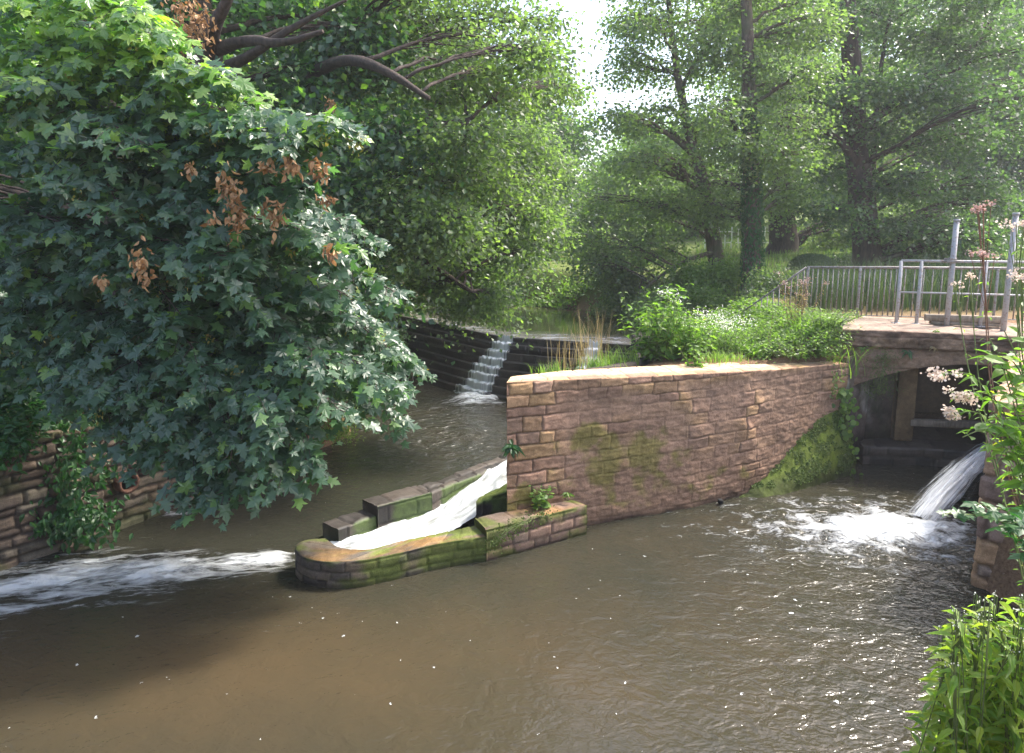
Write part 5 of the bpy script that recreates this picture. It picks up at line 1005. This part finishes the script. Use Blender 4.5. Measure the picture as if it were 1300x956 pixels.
fgw('leafy_sapling', 'second leafy sapling lower at the right edge, just above the maple leaved shoot', [stem_to(3.45, 3.0, (1310, 610, 2.9), (1290, 560, 2.85), (1258, 520, 2.8)), stem_to(3.4, 3.0, (1310, 590, 2.8), (1295, 540, 2.8), (1270, 455, 2.8)), stem_to(3.4, 3.1, (1312, 600, 2.9), (1300, 570, 2.8), (1272, 545, 2.8)), stem_to(3.4, 3.1, (1310, 540, 2.9), (1300, 470, 2.8), (1275, 420, 2.8)), stem_to(3.4, 3.1, (1312, 500, 2.9), (1305, 430, 2.8), (1298, 370, 2.8))], PLT, .10, OVAL, None, 20, t0=.5)
fgw('maple_shoot', 'darker maple leaved shoot reaching left across the lower stone wall', [stem_to(3.45, 3.0, (1310, 700, 2.7), (1270, 655, 2.6), (1200, 652, 2.5)), stem_to(3.45, 3.0, (1310, 690, 2.7), (1290, 650, 2.6), (1240, 640, 2.5)), stem_to(3.45, 3.0, (1315, 690, 2.7), (1300, 660, 2.6), (1268, 668, 2.5))], UND, .11, MAPLE, None, 9, t0=.72)
sp1 = []
for k in range(62):
    u_ = rng.uniform(1192, 1345); v_ = rng.uniform(752, 840) + max(0, (1235 - u_)) * 1.0; Yt = rng.uniform(3.0, 3.6); x_ = (u_ - 650) / F / .92 * Yt + rng.uniform(-.05, .2); y_ = Yt + rng.uniform(-.1, .25)
    sp1.append([np.array([x_ + .05, y_, max(gz(x_, y_), .2) - .05]), (np.array([x_ + .05, y_, gz(x_, y_)]) + _at(u_, v_, Y=Yt)) / 2 + rdir(1, .14)[0], _at(u_, v_, Y=Yt)])
fgw('willowherb_clump', 'dense pale green lance leaved clump in the bottom right corner', sp1, PLT, .15, LANCE, WHT, 32, t0=.10, fsz=.009, fn=10, fr=.02, tint=.9)
tuft('few green grass blades poking up at the bottom left', ra(-2.42, 3.55) + [0, 0, -.02], 9, .95, .016, LGT, .06, None, .45)
n_ = 5200; X_ = rng.uniform(-5, 6, n_); Y_ = rng.uniform(1.2, 3.3, n_); Hh = height(X_, Y_); k = Hh > .15
blades('near_bank_grass', 'rough grass along the near bank where the photographer stands', np.stack([X_[k], Y_[k], Hh[k] - .02], 1), .22, .012, LGT, kind='stuff', cat='grass')

# ------------------------------------------------------------------ far houses between the trees
HM, _n_, nn_, ll_, pp_ = newmat('house_render'); pp_.inputs['Base Color'].default_value = (.45, .38, .33, 1); RM, _n_, nn_, ll_, pp_ = newmat('slate_roof'); pp_.inputs['Base Color'].default_value = (.12, .13, .2, 1); GM, _n_, nn_, ll_, pp_ = newmat('window_glass'); pp_.inputs['Base Color'].default_value = (.02, .02, .03, 1); pp_.inputs['Roughness'].default_value = .1
hc = _at(722, 300, Y=75); hc[2] = gz(hc[0], hc[1]) - .5; HO = thing('house', hc, 'far house with slate blue roof glimpsed through the gap between the trees', 'house')
rz = _at(722, 268, Y=75)[2]; tz = _at(722, 232, Y=75)[2]
mb = MB(); mb.box(hc + [0, 0, (rz - hc[2]) / 2], (9, 7, rz - hc[2])); mb.build('wall', HM, HO, False)
mesh_obj('roof', [hc + [sx_ * 4.8, sy_ * 3.9, rz - hc[2] - .05 + up_] for up_ in (0, .15) for sx_, sy_ in ((-1, -1), (1, -1), (1, 1), (-1, 1))] + [hc + [-4.8, 0, tz - hc[2]], hc + [4.8, 0, tz - hc[2]]], [[0, 1, 2, 3], [0, 1, 5, 4], [2, 3, 7, 6], [4, 5, 9, 8], [6, 7, 8, 9], [0, 4, 8, 7, 3], [1, 2, 6, 9, 5]], RM, HO, False)
for sx_ in (-2.6, 0, 2.6):
    mb = MB(); mb.box(hc + [sx_, -3.5, rz - hc[2] - 1.4], (1.1, .12, 1.3)); mb.build('window', GM, HO, False)
# white fence far behind the ivy clad tree
fc = gp(905, 38) + [0, 0, .15]; FE = thing('white_fence', fc, 'short white paling fence far behind, seen left of the ivy clad trunk', 'fence'); WP, _n_, nn_, ll_, pp_ = newmat('white_paint'); pp_.inputs['Base Color'].default_value = (.75, .75, .72, 1)
mb = MB(); [mb.box(fc + [1.5, 0, z_], (4.2, .05, .07)) for z_ in (.35, .95)]; mb.build('rail', WP, FE, False)
for k in range(12):
    mb = MB(); mb.box(fc + [-.5 + k * .36, -.05, .6], (.07, .03, 1.25)); mb.build('pale', WP, FE, False)

# ------------------------------------------------------------------ hazy air
hm = bpy.data.materials.new('hazy_air'); hm.use_nodes = True; hn = hm.node_tree.nodes; hn.remove(hn['Principled BSDF'])
pv = hn.new('ShaderNodeVolumePrincipled'); pv.inputs['Color'].default_value = (.93, .96, 1, 1); pv.inputs['Density'].default_value = .0011; pv.inputs['Anisotropy'].default_value = .35
hm.node_tree.links.new(pv.outputs[0], hn['Material Output'].inputs['Volume'])
mb = MB(); hx = [(x_, y_, z_) for z_ in (-4, 40) for x_, y_ in ((-310, -70), (310, -70), (310, 510), (-310, 510))]
hz = mesh_obj('haze', hx, [[3, 2, 1, 0], [4, 5, 6, 7], [0, 1, 5, 4], [1, 2, 6, 5], [2, 3, 7, 6], [3, 0, 4, 7]], hm, smooth=False)
tag(hz, 'pale summer haze in the air over the river and the far trees', 'haze', None, 'stuff')
